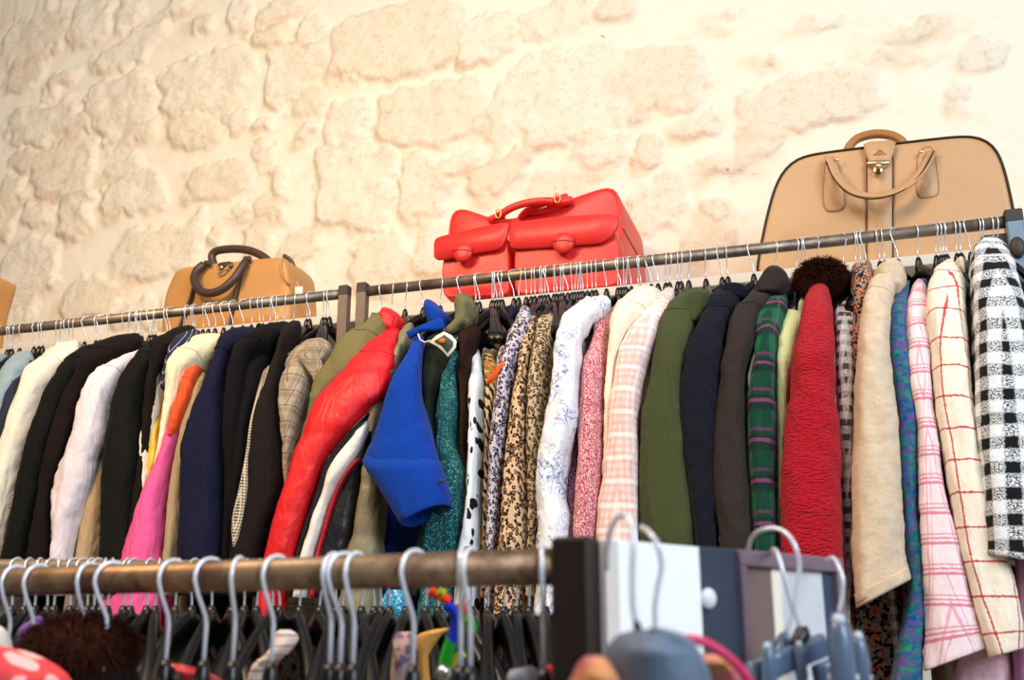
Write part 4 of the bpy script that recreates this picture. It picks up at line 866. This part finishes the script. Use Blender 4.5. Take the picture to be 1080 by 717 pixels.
# --- red bag with two flap pockets
Y = YR+.28
o = bag_outline([(468,312),(471,285),(474,250),(476,229),(480,221.5),(487,220.5),(500,225),(517,231),(540,233),(570,222),(600,212),(630,201.5),(642,198),(649,199.5),(653,208),(655,240),(657,275),(658,306)], Y, ZB)
t = empty('travel_bag', (sum(p.x for p in o)/len(o), Y+.1, ZS), 'bright red leather travel bag with two front flap pockets', 'bag')
bag_body(o, .34, 1.012, .012, .02, seed=4).build('body', M['redl'], t)
mb = MB(); mb.tube([p+Vector((0, -.001, 0)) for p in o], .0032, 8, closed=True); mb.build('piping', M['redl'], t)
dd = lambda p, k: p+Vector((0, k, 0))
side_seam(o, t, .34, 1.012, 'redd', (None, 252))
for nm, body, flap, disc in (('pocket', [(470,262),(534,248),(536,262),(537,311),(468,314),(466,285)], [(457,254),(461,249.5),(485,244),(510,238),(534,233.5),(537,236),(534,250),(529,260),(523,263),(505,266),(486,270),(462,274),(457,271)], (488,266,.026)),
                             ('pocket', [(544,245),(644,236),(652,250),(654,304),(543,311),(542,280)], [(537,238),(541,234),(570,230),(610,226.5),(653,225),(652,238),(645,249),(634,256),(616,257.5),(590,259.5),(560,261.5),(541,262),(537,259)], (594,256,.0275))):
    b = bag_outline(body, Y-.07, ZB, 60); c = bag_body(b, .085, 1.02, .005, seed=7).build(nm, M['redl'], t)
    f = slabpx(flap, Y-.088, .013, 1).build('pocket_flap', M['redl'], c)
    x, y, r = disc; p = onY(x, y, Y-.099)
    mb = MB(); mb.rings([[p+Vector((r*s*math.cos(a), dy, r*.98*s*math.sin(a))) for a in np.linspace(0, 2*math.pi, 29)[:-1]] for s, dy in ((.5, .006), (1, .006), (1.02, .001), (.97, -.004), (.4, -.005))])
    d = mb.build('fastener_disc', M['redl'], c)
    MB().tube([onY(x-10.5+i*2.1, y-1.5-1.2*math.sin(i/10*math.pi), Y-.1045) for i in range(11)], .0011, 6).build('disc_slot', M['redd'], d)
mb = MB()
tubepx([(520,232,-.03),(527,227,-.055),(540,219,-.065),(556,214,-.065),(575,212,-.06),(590,213,-.04)], Y, .0105, 10, mb=mb); mb.build('handle', M['redl'], t)
mb = MB(); tubepx([(549,229,-.01),(556,222,-.03),(570,216,-.04),(585,211,-.03),(597,207,0)], Y, .009, 10, mb=mb); tubepx([(552,226,0),(570,223,-.02),(590,217,-.02),(604,212,0)], Y, .008, 10, mb=mb); mb.build('handle', M['redl'], t)
for x, y, q in ((527,227,-.06), (589,211,-.05)):
    p = onY(x, y, Y+q); MB().tube([p+Vector((.008*math.cos(a), -.012, .013*math.sin(a))) for a in np.linspace(0, 2*math.pi, 17)[:-1]], .002, 6, closed=True).build('buckle', M['goldb'], t)
tubepx([(517,232,-.02),(524,229,-.03),(532,227,-.03)], Y, .011, 10).build('handle_anchor', M['redl'], t)
tubepx([(578,216,-.03),(592,213,-.035),(603,211,-.02)], Y, .011, 10).build('handle_anchor', M['redl'], t)

# --- camel doctor bag with dark handles
Y = YR+.27
o = bag_outline([(170,356),(172,330),(174.5,312),(180,297),(186,285),(194,282.5),(215,279),(240,276.5),(275,273),(292,271.5),(299,271.5),(303,277),(305,295),(306,320),(306,341)], Y, ZB)
t = empty('doctor_bag', (sum(p.x for p in o)/len(o), Y+.08, ZS), 'camel leather doctor bag with dark brown curved handles and brass clasp', 'bag')
bag_body(o, .16, 1.02, .012, seed=9).build('body', M['camel'], t)
g = tubepx([(298,272,-.004),(296,280,-.008),(298,290,-.012),(303,297,-.012),(306,300,-.004)], Y, .0035, 8); g.build('gusset_fold', M['camel'], t)
mb = MB(); tubepx([(300,270,.05),(307,275,.055),(311,286,.06),(311,296,.06),(309,304,.05)], Y-.0, 0, 10, 24, flat=(.006, .012), mb=mb); mb.build('side_strap', M['darkl'], t)
tg = slabpx([(311,302.5),(319,302),(319,312),(311,312.5)], Y-.0, .002, 0).build('price_tag', M['tagw'], t)
tubepx([(315,302),(313,297)], Y+.001, .0007, 5, 4).build('tag_string', M['tagw'], tg)
for pts in ([(205,296),(204,306),(199,322),(193,338),(188,352)], [(257,276),(253,296),(248,320),(245,334),(243,348)]): tubepx(pts, Y-.019, 0, 10, 24, flat=(.003, .0095)).build('front_strap', M['darkl'], t)
tubepx([(215,279,-.02),(208,285,-.03),(205,293,-.04),(207,301,-.048),(214,308,-.054),(224,309,-.055),(236,304,-.052),(247,294,-.044),(254,284,-.034),(259,276,-.022)], Y, .0125, 12, 44).build('front_handle', M['darkl'], t)
mb = MB(); tubepx([(226,280,.06),(224,274,.06),(224,268.5,.06),(229,264.5,.06),(246,262.5,.06),(262,264,.06),(273,268,.06),(281,273,.06),(285,277,.06)], Y, .0125, 12, 40, mb=mb)
mb.build('back_handle', M['darkl'], t)
for x, y in ((219,277.5), (261,273)):
    p = onY(x, y, Y-.02); MB().box(p, (.011, .006, .007)).build('handle_buckle', M['darkl'], t)
mb = MB(); tubepx([(230,289,-.022),(235,286,-.026),(241,281,-.024)], Y, .0035, 8, mb=mb); mb.ball(onY(233, 282, Y-.018), .008, .004, .006); mb.ball(onY(240, 283.5, Y-.02), .006, .004, .005); mb.build('clasp', M['brass'], t)
slabpx([(229,277),(245,275),(246,283),(231,285)], Y-.014, .004, 1).build('lock_tab', M['darkl'], t)
# --- bag cut by the frame at the far left
Y = YR+.25
o = bag_outline([(-105,376),(-102,334),(-94,308),(-80,303),(-45,300),(-18,297),(-9,292),(-5,290),(-5,298),(-9,310),(-14,328),(-18,347),(-21,368)], Y, ZB, 120)
t = empty('leather_satchel', (sum(p.x for p in o)/len(o), Y+.08, ZS), 'orange tan leather satchel at the far left end of the shelf', 'bag')
bag_body(o, .09, 1.01, .006, seed=13).build('body', M['camel'], t)
tubepx([(-90,312),(-50,307),(-22,302),(-14,304),(-7,294)], Y-.010, .0014, 6).build('seam', M['darkedge'], t)
# ------------------------------------------------------------------ rack in the foreground
M.update(bronze=m_steel('bronze_front_rail', 'a88e72', '6e5646', .38), darkbrown=m_plain('dark_brown_front_post', '33261f', .45, .2, .2), cardedge=m_plain('beige_card_edge', 'd9d2cc', .6), paper=m_plain('white_card', 'f6f7fa', .6, 0, .02), slate=m_plain('slate_grey_board', '3f4a5c', .5, 0, .15, 8),
         mauve=m_plain('mauve_frame', '85717f', .5, 0, .08), pane1=m_tweed('painted_reflection_brown', ('9c8681', '85706c', 'ac9a94'), 260), paneq=m_plain('painted_reflection_cream', 'f0e9da', .5), panew=m_plain('painted_reflection_pale_grey', 'd3d5da', .5, 0, .08), paned=m_plain('painted_reflection_slate', '47546a', .5),  # pane colours imitate what the mirror reflects
         stud=m_plain('pale_stud', 'c6cfda', .3), knobw=m_plain('white_knob', 'e2e4ea', .3), clip=m_plain('grey_blue_clip_plastic', '5f728c', .25, 0, .15, 20, .05, .7), slatefab=m_satin('slate_blue_satin', '6b7c92', .5), fuchsia=m_satin('fuchsia_piping', 'd8286a', .45), pinkb=m_heather('mottled_pink_cotton', ('e08a92', 'b8557a', 'd9a06a'), 34, soft=.06),
         coral=m_spots('coral_white_dots', 'e8555a', 'f2c0bd', 46, .42), lilacs=m_satin('lilac_satin', '9a6fc0', .5), stripe=m_plaid('ivory_striped_knit', 'e6d6cc', [(1, .012, .25, 0, 'a38f8a', .8)], .001, .4, .1), tanfab=m_cloth('tan_linen', 'd9a961', .9),
         aqua=m_sequin('aqua_sequins', ('1d8fc4', '48bce0', 'c9f0fa'), 300), floral=m_camo('faded_floral_cotton', ('a79a98', '7a6a86', 'c7a08f'), 60), cord1=m_plain('blue_cord', '1d46c8', .5), cord2=m_plain('green_cord', '22b83c', .5), cord3=m_plain('orange_cord', 'f0571f', .5), cord4=m_plain('yellow_cord', 'd9dc35', .5), silver=m_plain('silver_bead', 'cfd4d6', .25, .9), greyfab=m_plain('pale_grey_hanger_end', 'b9bac6', .5), redbead=m_plain('pink_red_bead', 'e0284e', .3))
F0, F1 = dep(0, 612.5, 1.10), dep(480, 602.3, .835)
fz = (F0.z+F1.z)/2; F0.z = F1.z = fz
fd = (F1-F0).normalized(); fn = Vector((-fd.y, fd.x, 0))     # fn points away from the camera
if fn.y < 0: fn = -fn
RF = .0148
def ray_rail(px, base, d, py=605):
    """point of the rail (vertical plane through base along d) seen in column px"""
    r = ray(px, py); n = Vector((-d.y, d.x, 0)); k = (base-E0).dot(n)/r.dot(n); p = E0+r*k
    return Vector((p.x, p.y, base.z))
FE = ray_rail(590, F0, fd); FS = F0-fd*.22
fr = empty('front_clothes_rack', (FE.x, FE.y, 0), 'low bronze coloured rack in the foreground, full of black hangers', 'clothes rack')
MB().tube([FS, F0, FE], RF, 24).build('rail', M['bronze'], fr)
pw = .0165; pc = FE+fd*(pw*.98); ztop = dep(611, 567, .79).z
p = MB().box((pc.x, pc.y, ztop/2), (pw, pw, ztop/2), (fd, fn, Vector((0, 0, 1)))).build('post', M['darkbrown'], fr)
MB().box((FS.x, FS.y, ztop/2), (pw, pw, ztop/2), (fd, fn, Vector((0, 0, 1)))).build('post', M['darkbrown'], fr)
for q in (pc, FS): MB().box((q.x, q.y, .02), (.016, .10, .018), (fd, fn, Vector((0, 0, 1)))).build('foot', M['darkbrown'], fr)
# second rail of the rack, lower and behind
B0, B1 = dep(0, 601, 1.30), dep(590, 604, 1.34); B0.z = B1.z = EYE+.0695
bd = (B1-B0).normalized(); bn = Vector((-bd.y, bd.x, 0)); bn = bn if bn.y > 0 else -bn
BE = B1+bd*.06; BS = B0-bd*.2
br = empty('low_clothes_rack', (BE.x, BE.y, 0), 'dark rail behind the bronze front rail, crowded with bright wire hooks', 'clothes rack')
MB().tube([BS, B0, BE], .0115, 18).build('rail', M['post'], br)
for q in (BS, BE):
    MB().box((q.x, q.y, B0.z/2), (.0115, .0115, B0.z/2+.006), (bd, bn, Vector((0, 0, 1)))).build('post', M['darkbrown'], br)
    MB().box((q.x, q.y, .02), (.014, .09, .018), (bd, bn, Vector((0, 0, 1)))).build('foot', M['darkbrown'], br)
# --- panel at the end of the rack: receding to the right
q0, q1 = onZ(631, 566.5, ztop), onZ(885, 589, ztop)
pd = (q1-q0); PL = pd.length; pd.normalize(); pn = Vector((-pd.y, pd.x, 0)); pn = pn if pn.y > 0 else -pn
def pan(px, py=575):
    r = ray(px, py); n = Vector((-pd.y, pd.x, 0)); k = (q0-E0).dot(n)/r.dot(n); return E0+r*k
def pan_u(px): return (pan(px)-q0).dot(pd)
ep = empty('mirror_end_panel', (q0.x, q0.y, 0), 'end panel of white card and slate board with a mauve framed mirror pane, reflection painted', 'panel')
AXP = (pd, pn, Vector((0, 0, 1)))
def pbox(u0, u1, z0, z1, off, th, name, m, parent=ep):
    c = q0+pd*((u0+u1)/2)+pn*(off+th/2); return MB().box((c.x, c.y, (z0+z1)/2), ((u1-u0)/2, th/2, (z1-z0)/2), AXP).build(name, M[m], parent)
uA, uB, uC, uD = pan_u(633), pan_u(735), pan_u(777), PL
pbox(uA, uB, .55, ztop-.001, -.002, .006, 'white_card', 'paper')
pbox(uA, pan_u(647), .55, ztop-.002, -.005, .003, 'card_edge', 'cardedge')
pbox(uB, uC, .55, ztop, 0, .012, 'slate_board', 'slate')
kp = pan(743, 631); MB().ball(kp-pn*.004, .009, .006, .009, ax=AXP).build('knob', M['knobw'], ep)
zf = pan(830, 600).z
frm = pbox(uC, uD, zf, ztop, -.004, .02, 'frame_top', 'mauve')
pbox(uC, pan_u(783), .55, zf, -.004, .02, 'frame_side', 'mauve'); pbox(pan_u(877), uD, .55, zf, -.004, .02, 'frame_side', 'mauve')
pbox(pan_u(783), pan_u(814), .55, zf, .003, .008, 'pane', 'pane1')  # mirror pane: its reflection is painted as flat colour areas
pbox(pan_u(814), pan_u(823), .55, zf, .002, .009, 'painted_reflection_strip', 'paneq')
pbox(pan_u(823), pan_u(867), .55, zf, .003, .008, 'painted_reflection_field', 'panew'); pbox(pan_u(867), pan_u(877), .55, zf, .003, .008, 'painted_reflection_edge', 'paned')
pbox(uA, uD, .0, .55, .0, .012, 'base_board', 'slate')
# --- hangers on the front rail
aF = math.atan2(fd.y, fd.x)
FH = [18, 42, 95, 119, 183, 222, 252, 292, 352, 363, 376, 438, 487, 497, 573]
KF = dict(R=.0178, drop=.088, wire=.0021)
for i, px in enumerate(FH):
    c = ray_rail(px, F0, fd); rs = random.Random(i+40)
    lab = f'black hanger with pale hook on the bronze rail, {ordinal(len(FH)-i)} from the dark post'
    put_hanger((c.x, c.y, fz-.001), aF+rs.uniform(-.35, .45), lab, 'hangers on the bronze front rail', 'front', KF['R'], KF['drop'], KF['wire'], 'whitewire')
aB = math.atan2(bd.y, bd.x); k = 0; BH = []
rs = random.Random(11); px = 588
while px > 0: BH.append(px); px -= rs.choice((7, 9, 11, 13, 17, 21))
for i, px in enumerate(BH):
    c = ray_rail(px, B0, bd); 
    lab = f'black hanger on the rail behind the bronze one, {ordinal(i+1)} from the dark post'
    put_hanger((c.x, c.y, B0.z-.001), aB+rs.uniform(-.5, .5), lab, 'hangers on the crowded low rail', 'low', .0140, .058, .0015, fat=1.5)
# --- hooks over the end panel
def big_hook(pts, D, label, key, m='whitewire', r=.0019, neck=True):
    """pts: px, py, extra depth; the wire of one hanger"""
    Q = [tuple(dep(x, y, D+e)) for x, y, e in pts]
    return MB().tube([Vector(q) for q in spline(Q, 40)], r, 8)
def clip_hanger(hook, D, label, bar, clips, neck):
    b0, b1 = dep(*bar[0]), dep(*bar[1]); mid = dep(hook[-1][0], hook[-1][1], D+hook[-1][2])
    o = empty('clip_hanger', mid, label, 'hanger', 'clip hangers at the end panel')
    big_hook(hook, D, '', '').build('hook', M['whitewire'], o)
    ax = (b1-b0).normalized(); up = ax.cross(ray(850, 690)).normalized(); 
    MB().tube([b0, b0.lerp(b1, .5), b1], 0, 12, flat=(.010, .005), up=Vector((0, 0, 1))).build('bar', M['clip'], o)
    MB().tube([mid+Vector((0, 0, .006)), mid, mid.lerp(b0.lerp(b1, .5), .9)], [.0045, .007, .006], 10).build('neck', M['blackplastic'], o)
    for x, y, d, s in clips:
        c = dep(x, y+17, d); mb = MB(); vx = _r
        for sg in (-1, 1):
            mb.tube([c+Vector((0, .008*sg, .030*s)), c+Vector((0, .010*sg, .018*s)), c+Vector((0, .007*sg, -.004)), c+Vector((0, .004*sg, -.04*s))], [.0035*s, .0062*s, .0068*s, .0052*s], 14)
        cl = mb.build('clip', M['clip'], o)
        MB().ball(c+Vector((0, -.012, .026*s)), .0036*s).build('stud', M['stud'], cl)
        MB().tube([c+Vector((-.008*s, 0, -.006)), c+Vector((.008*s, 0, -.006))], .0026*s, 8).build('hinge_pin', M['wire'], cl)
    return o
clip_hanger([(789,580,.05),(793,567,.03),(803,559,0),(818,557,-.01),(830,563,-.02),(839,577,-.03),(843,597,-.03),(840,622,-.03),(838,640,-.03),(842,655,-.03),(847,668,-.03)], .88, 'grey blue clip hanger with a large pale hook over the mauve frame', ((792,712,.80), (868,680,.86)), ((812,694,.80,.85), (845,686,.83,.7)), None)
clip_hanger([(872,590,.05),(878,588,.02),(884,596,0),(889,612,-.01),(888,630,-.01),(885,645,-.01),(888,654,-.01),(891,662,-.01)], .93, 'grey blue clip hanger with broad studded clips right of the mauve frame', ((862,714,.84), (912,694,.88)), ((889,690,.80,1.5), (908,690,.86,1.1)), None)
big = empty('wire_hook_hanger', dep(828, 668, .9), 'thin pale hook crossing the large one over the mauve frame', 'hanger', 'clip hangers at the end panel')
big_hook([(812,585,.06),(816,579,.02),(821,586,-.02),(826,605,-.03),(832,627,-.03),(836,645,-.03),(832,658,-.03),(828,668,-.03)], .9, '', '').build('hook', M['whitewire'], big)
MB().tube([dep(828,668,.87), dep(826,676,.87), dep(818,700,.84), dep(800,722,.82)], [.004,.006,.007,.006], 10).build('arm', M['clip'], big)
# slate garment on its hanger in front of the white card
sg = empty('satin_bodice', dep(688, 700, .62), 'slate blue satin garment hanging in front of the white card', 'garment')
def near_loft(rows, D, b, m, parent, name='body', n=30, amp=.003, seed=1):
    R = [(r[1], r[0], r[2], r[0]) if len(r) == 3 else r for r in rows]; P = spline(R, n); C = []; RI = []; uvr = []
    vd = Vector((-.25, .97, 0)).normalized(); v = 0
    for i, (xl, yl, xr, yr) in enumerate(P):
        L, Rr = dep(xl, yl, D), dep(xr, yr, D); c = (L+Rr)/2; a = (Rr-L)/2; nn = Vector((0, 0, 1)).cross(a).normalized() if a.length > 1e-6 else vd
        q = min(1, .35+i/(n*.35)); ring = []
        if C: v += (c-C[-1]).length
        C.append(c)
        for k in range(30):
            th = -1.5*math.pi+2*math.pi*k/30; p = c+a*math.cos(th)+nn*(b*q*math.sin(th)); f = fold(p, 30, 12, amp, seed)
            ring.append(p+(a.normalized()*math.cos(th)+nn*math.sin(th))*f)
        RI.append(ring); uvr.append((math.pi*(a.length+b), v))
    return MB().rings(RI, uvrow=uvr).build(name, M[m], parent)
near_loft([(664,672,702),(668,656,716),(676,645,724),(690,637,733),(708,632,742),(740,626,756),(800,610,790)], .62, .05, 'slatefab', sg)
near_loft([(662,684,694),(669,690,716),(684,700,733),(702,706,744),(735,712,752)], .605, .02, 'slatefab', sg, 'lapel')
sh_ = empty('clothes_hanger', dep(672, 656, .63), 'hanger with faint pale hook and dark neck holding the slate blue satin garment', 'hanger')
big_hook([(640,600,.04),(641,575,.03),(647,552,.01),(656,543,0),(665,550,-.01),(668,575,-.02),(667,610,-.02),(668,640,-.02),(671,658,-.02)], .64, '', '').build('hook', M['whitewire'], sh_)
MB().tube([dep(671,656,.62), dep(673,664,.615), dep(677,682,.61)], [.0022,.003,.0026], 10).build('neck', M['blackplastic'], sh_)
fg = empty('piped_blouse', dep(775, 715, .66), 'pink mottled blouse edged with bright fuchsia piping, beside the slate satin', 'blouse')
near_loft([(690,731,752),(697,730,770),(708,735,785),(740,745,800)], .69, .03, 'pinkb', fg, seed=5)
MB().tube([Vector(q) for q in spline([tuple(dep(x, y, .655)) for x, y in ((712,676),(728,674),(742,677),(757,685),(770,695),(781,706),(792,722))], 30)], .0032, 10).build('piping', M['fuchsia'], fg)
hk2 = empty('clothes_hanger', dep(700, 690, .66), 'hanger with curved pale wire in front of the white card, right of the dark neck', 'hanger')
big_hook([(676,556,.03),(684,561,.01),(693,574,0),(698,596,0),(694,618,0),(691,640,0),(692,668,0),(696,690,0)], .68, '', '').build('hook', M['whitewire'], hk2)
MB().tube([dep(696,686,.675), dep(698,700,.672), dep(700,716,.67)], [.003,.005,.006], 10).build('neck', M['blackplastic'], hk2)
pg = empty('pink_garment', dep(628, 715, .6), 'mottled pink garment in front of the dark post', 'garment')
near_loft([(692,620,632),(698,612,641),(708,606,650),(730,598,662),(790,585,680)], .60, .03, 'pinkb', pg, seed=8)
# --- garments among the black hangers along the bottom edge
cg = empty('dotted_blouse', dep(20, 715, .85), 'coral blouse with white dots at the bottom left corner', 'blouse')
near_loft([(-40,688,-8,678),(-40,698,14,685),(-40,710,36,694),(-40,722,56,704),(-40,738,68,713),(-40,770,74,732)], .86, .04, 'coral', cg, seed=3)
wg = empty('white_blouse', dep(0, 672, .95), 'white blouse shoulder at the left edge above the coral dots', 'blouse')
near_loft([(660,-12,0),(664,-14,4),(672,-16,7),(690,-18,10),(720,-20,12)], .97, .02, 'cream', wg)
fb = empty('fur_collar_coat', dep(85, 690, .98), 'dark brown fur collar between the front hangers at bottom left', 'coat')
mbf = MB(); c = dep(85, 684, 1.02); fur(mbf, c, .057, .06, .033, 3800, .016, .0007, 9); mbf.build('fur_collar', M['furm2'] if 'furm2' in M else M['furm'], fb)
near_loft([(690,40,132),(705,30,140),(730,26,146),(800,20,150)], 1.02, .05, 'blackb', fb)
lg = empty('satin_blouse', dep(40, 660, 1.15), 'lilac satin blouse peeking between the hangers left of the brown fur', 'blouse')
near_loft([(650,36,45),(655,30,47),(660,24,46),(667,21,40),(690,18,44),(740,16,46)], 1.13, .012, 'lilacs', lg)
st = empty('striped_blouse', dep(295, 680, 1.1), 'ivory ribbed blouse with fine stripes on a front hanger', 'blouse')
near_loft([(664,294,306),(668,290,312),(675,288,313),(684,285,308),(692,278,300),(700,268,290),(712,262,284),(750,255,280)], 1.08, .022, 'stripe', st)
pk = empty('coral_garment', dep(205, 712, .95), 'coral striped garment low between the front hangers', 'garment')
near_loft([(700,178,190),(704,182,204),(710,190,222),(722,198,238),(760,205,250)], .97, .02, 'coral', pk)
pr = empty('coral_scarf', dep(192, 715, .9), 'small coral scarf end at the bottom edge under the hooks', 'scarf')
ag = empty('sequin_blouse', dep(415, 650, 1.5), 'aqua blue sequinned blouse glittering behind the front rail', 'blouse')
near_loft([(622,408,424),(632,402,430),(645,398,432),(662,396,434),(720,392,438)], 1.50, .03, 'aqua', ag)
tf = empty('linen_blouse', dep(450, 675, 1.2), 'tan linen blouse between the hangers beside the coloured cord', 'blouse')
near_loft([(662,470,474),(665,452,473),(670,438,466),(680,436,458),(692,440,452),(730,440,456)], 1.18, .015, 'tanfab', tf)
ff = empty('floral_blouse', dep(425, 680, 1.15), 'faded floral blouse left of the tan linen blouse', 'blouse')
near_loft([(666,420,434),(672,414,438),(684,413,437),(700,414,434),(740,410,436)], 1.14, .018, 'floral', ff)
cd = empty('beaded_cord', dep(475, 660, 1.0), 'braided cord of orange, blue, green and yellow beads on the hangers', 'cord')
def cord(pts, m, r, D=1.0):
    Q = [Vector(q) for q in spline([tuple(dep(x, y, D)) for x, y in pts], 96)]
    d = [r*(.62+.6*abs(math.sin(i*.42))) for i in range(96)]
    MB().tube(Q, d, 10).build('bead_strand', M[m], cd)
cord([(453,622),(460,627),(467,630),(474,634)], 'cord3', .0045); cord([(462,623),(466,625),(468,627)], 'cord4', .004, .985)
cord([(470,637),(478,643),(482,650),(480,662),(477,676)], 'cord1', .0055); cord([(477,674),(473,684),(470,696),(469,708)], 'cord2', .0055)
cord([(484,638),(489,642),(493,645)], 'cord3', .0048); cord([(492,645),(494,652),(497,664)], 'cord4', .0042); cord([(495,652),(498,661),(497,666)], 'cord2', .0042, .99)
cord([(489,688),(483,694),(478,704)], 'cord4', .0042); cord([(488,695),(482,702),(480,708)], 'cord1', .004)
MB().ball(dep(468, 709, .99), .008).build('bead', M['silver'], cd)
wb = empty('covered_hanger', dep(548, 712, .8), 'pale grey padded hanger end low in front of the black hangers', 'hanger')
near_loft([(537,722,541,706),(545,722,553,704),(556,722,562,706),(562,722,566,714)], .80, .01, 'greyfab', wb, 'arm', 14)
rb = empty('bead_button', dep(579, 708, .86), 'small pinkish red bead beside the dark post', 'bead')
MB().ball(dep(579, 708, .86), .0052).build('bead', M['redbead'], rb)
bpy.data.objects.remove(pr)
# ------------------------------------------------------------------ light
w = bpy.data.worlds.new('daylit_shop'); SC.world = w; w.use_nodes = True
bg = w.node_tree.nodes['Background']; bg.inputs[0].default_value = (.93, .96, 1.0, 1); bg.inputs[1].default_value = .31
def area(name, loc, aim, size, power, col, sy=None):
    l = bpy.data.lights.new(name, 'AREA'); l.shape = 'RECTANGLE'; l.size = size; l.size_y = sy or size; l.energy = power; l.color = col
    o = bpy.data.objects.new(name, l); COL.objects.link(o); o.location = loc
    o.rotation_euler = (Vector(aim)-Vector(loc)).to_track_quat('-Z', 'Y').to_euler()
    return o
area('window_daylight', (2.4, -.75, 3.0), (.0, YR, 1.8), 1.8, 168, (.80, .90, 1.0), 2.2)
area('ceiling_lamp', (-1.55, .30, 3.15), (-1.6, YR+.4, 1.9), .5, 54, (1.0, .66, .34))
area('ceiling_lamp', (-.6, .2, 3.9), (-.5, YR+.2, 1.7), .7, 42, (1.0, .93, .84))
SC.view_settings.view_transform = 'Standard'; SC.view_settings.look = 'None'; SC.view_settings.gamma = 1; SC.view_settings.exposure = -.28
try: SC.view_settings.use_curve_mapping = False
except Exception: pass
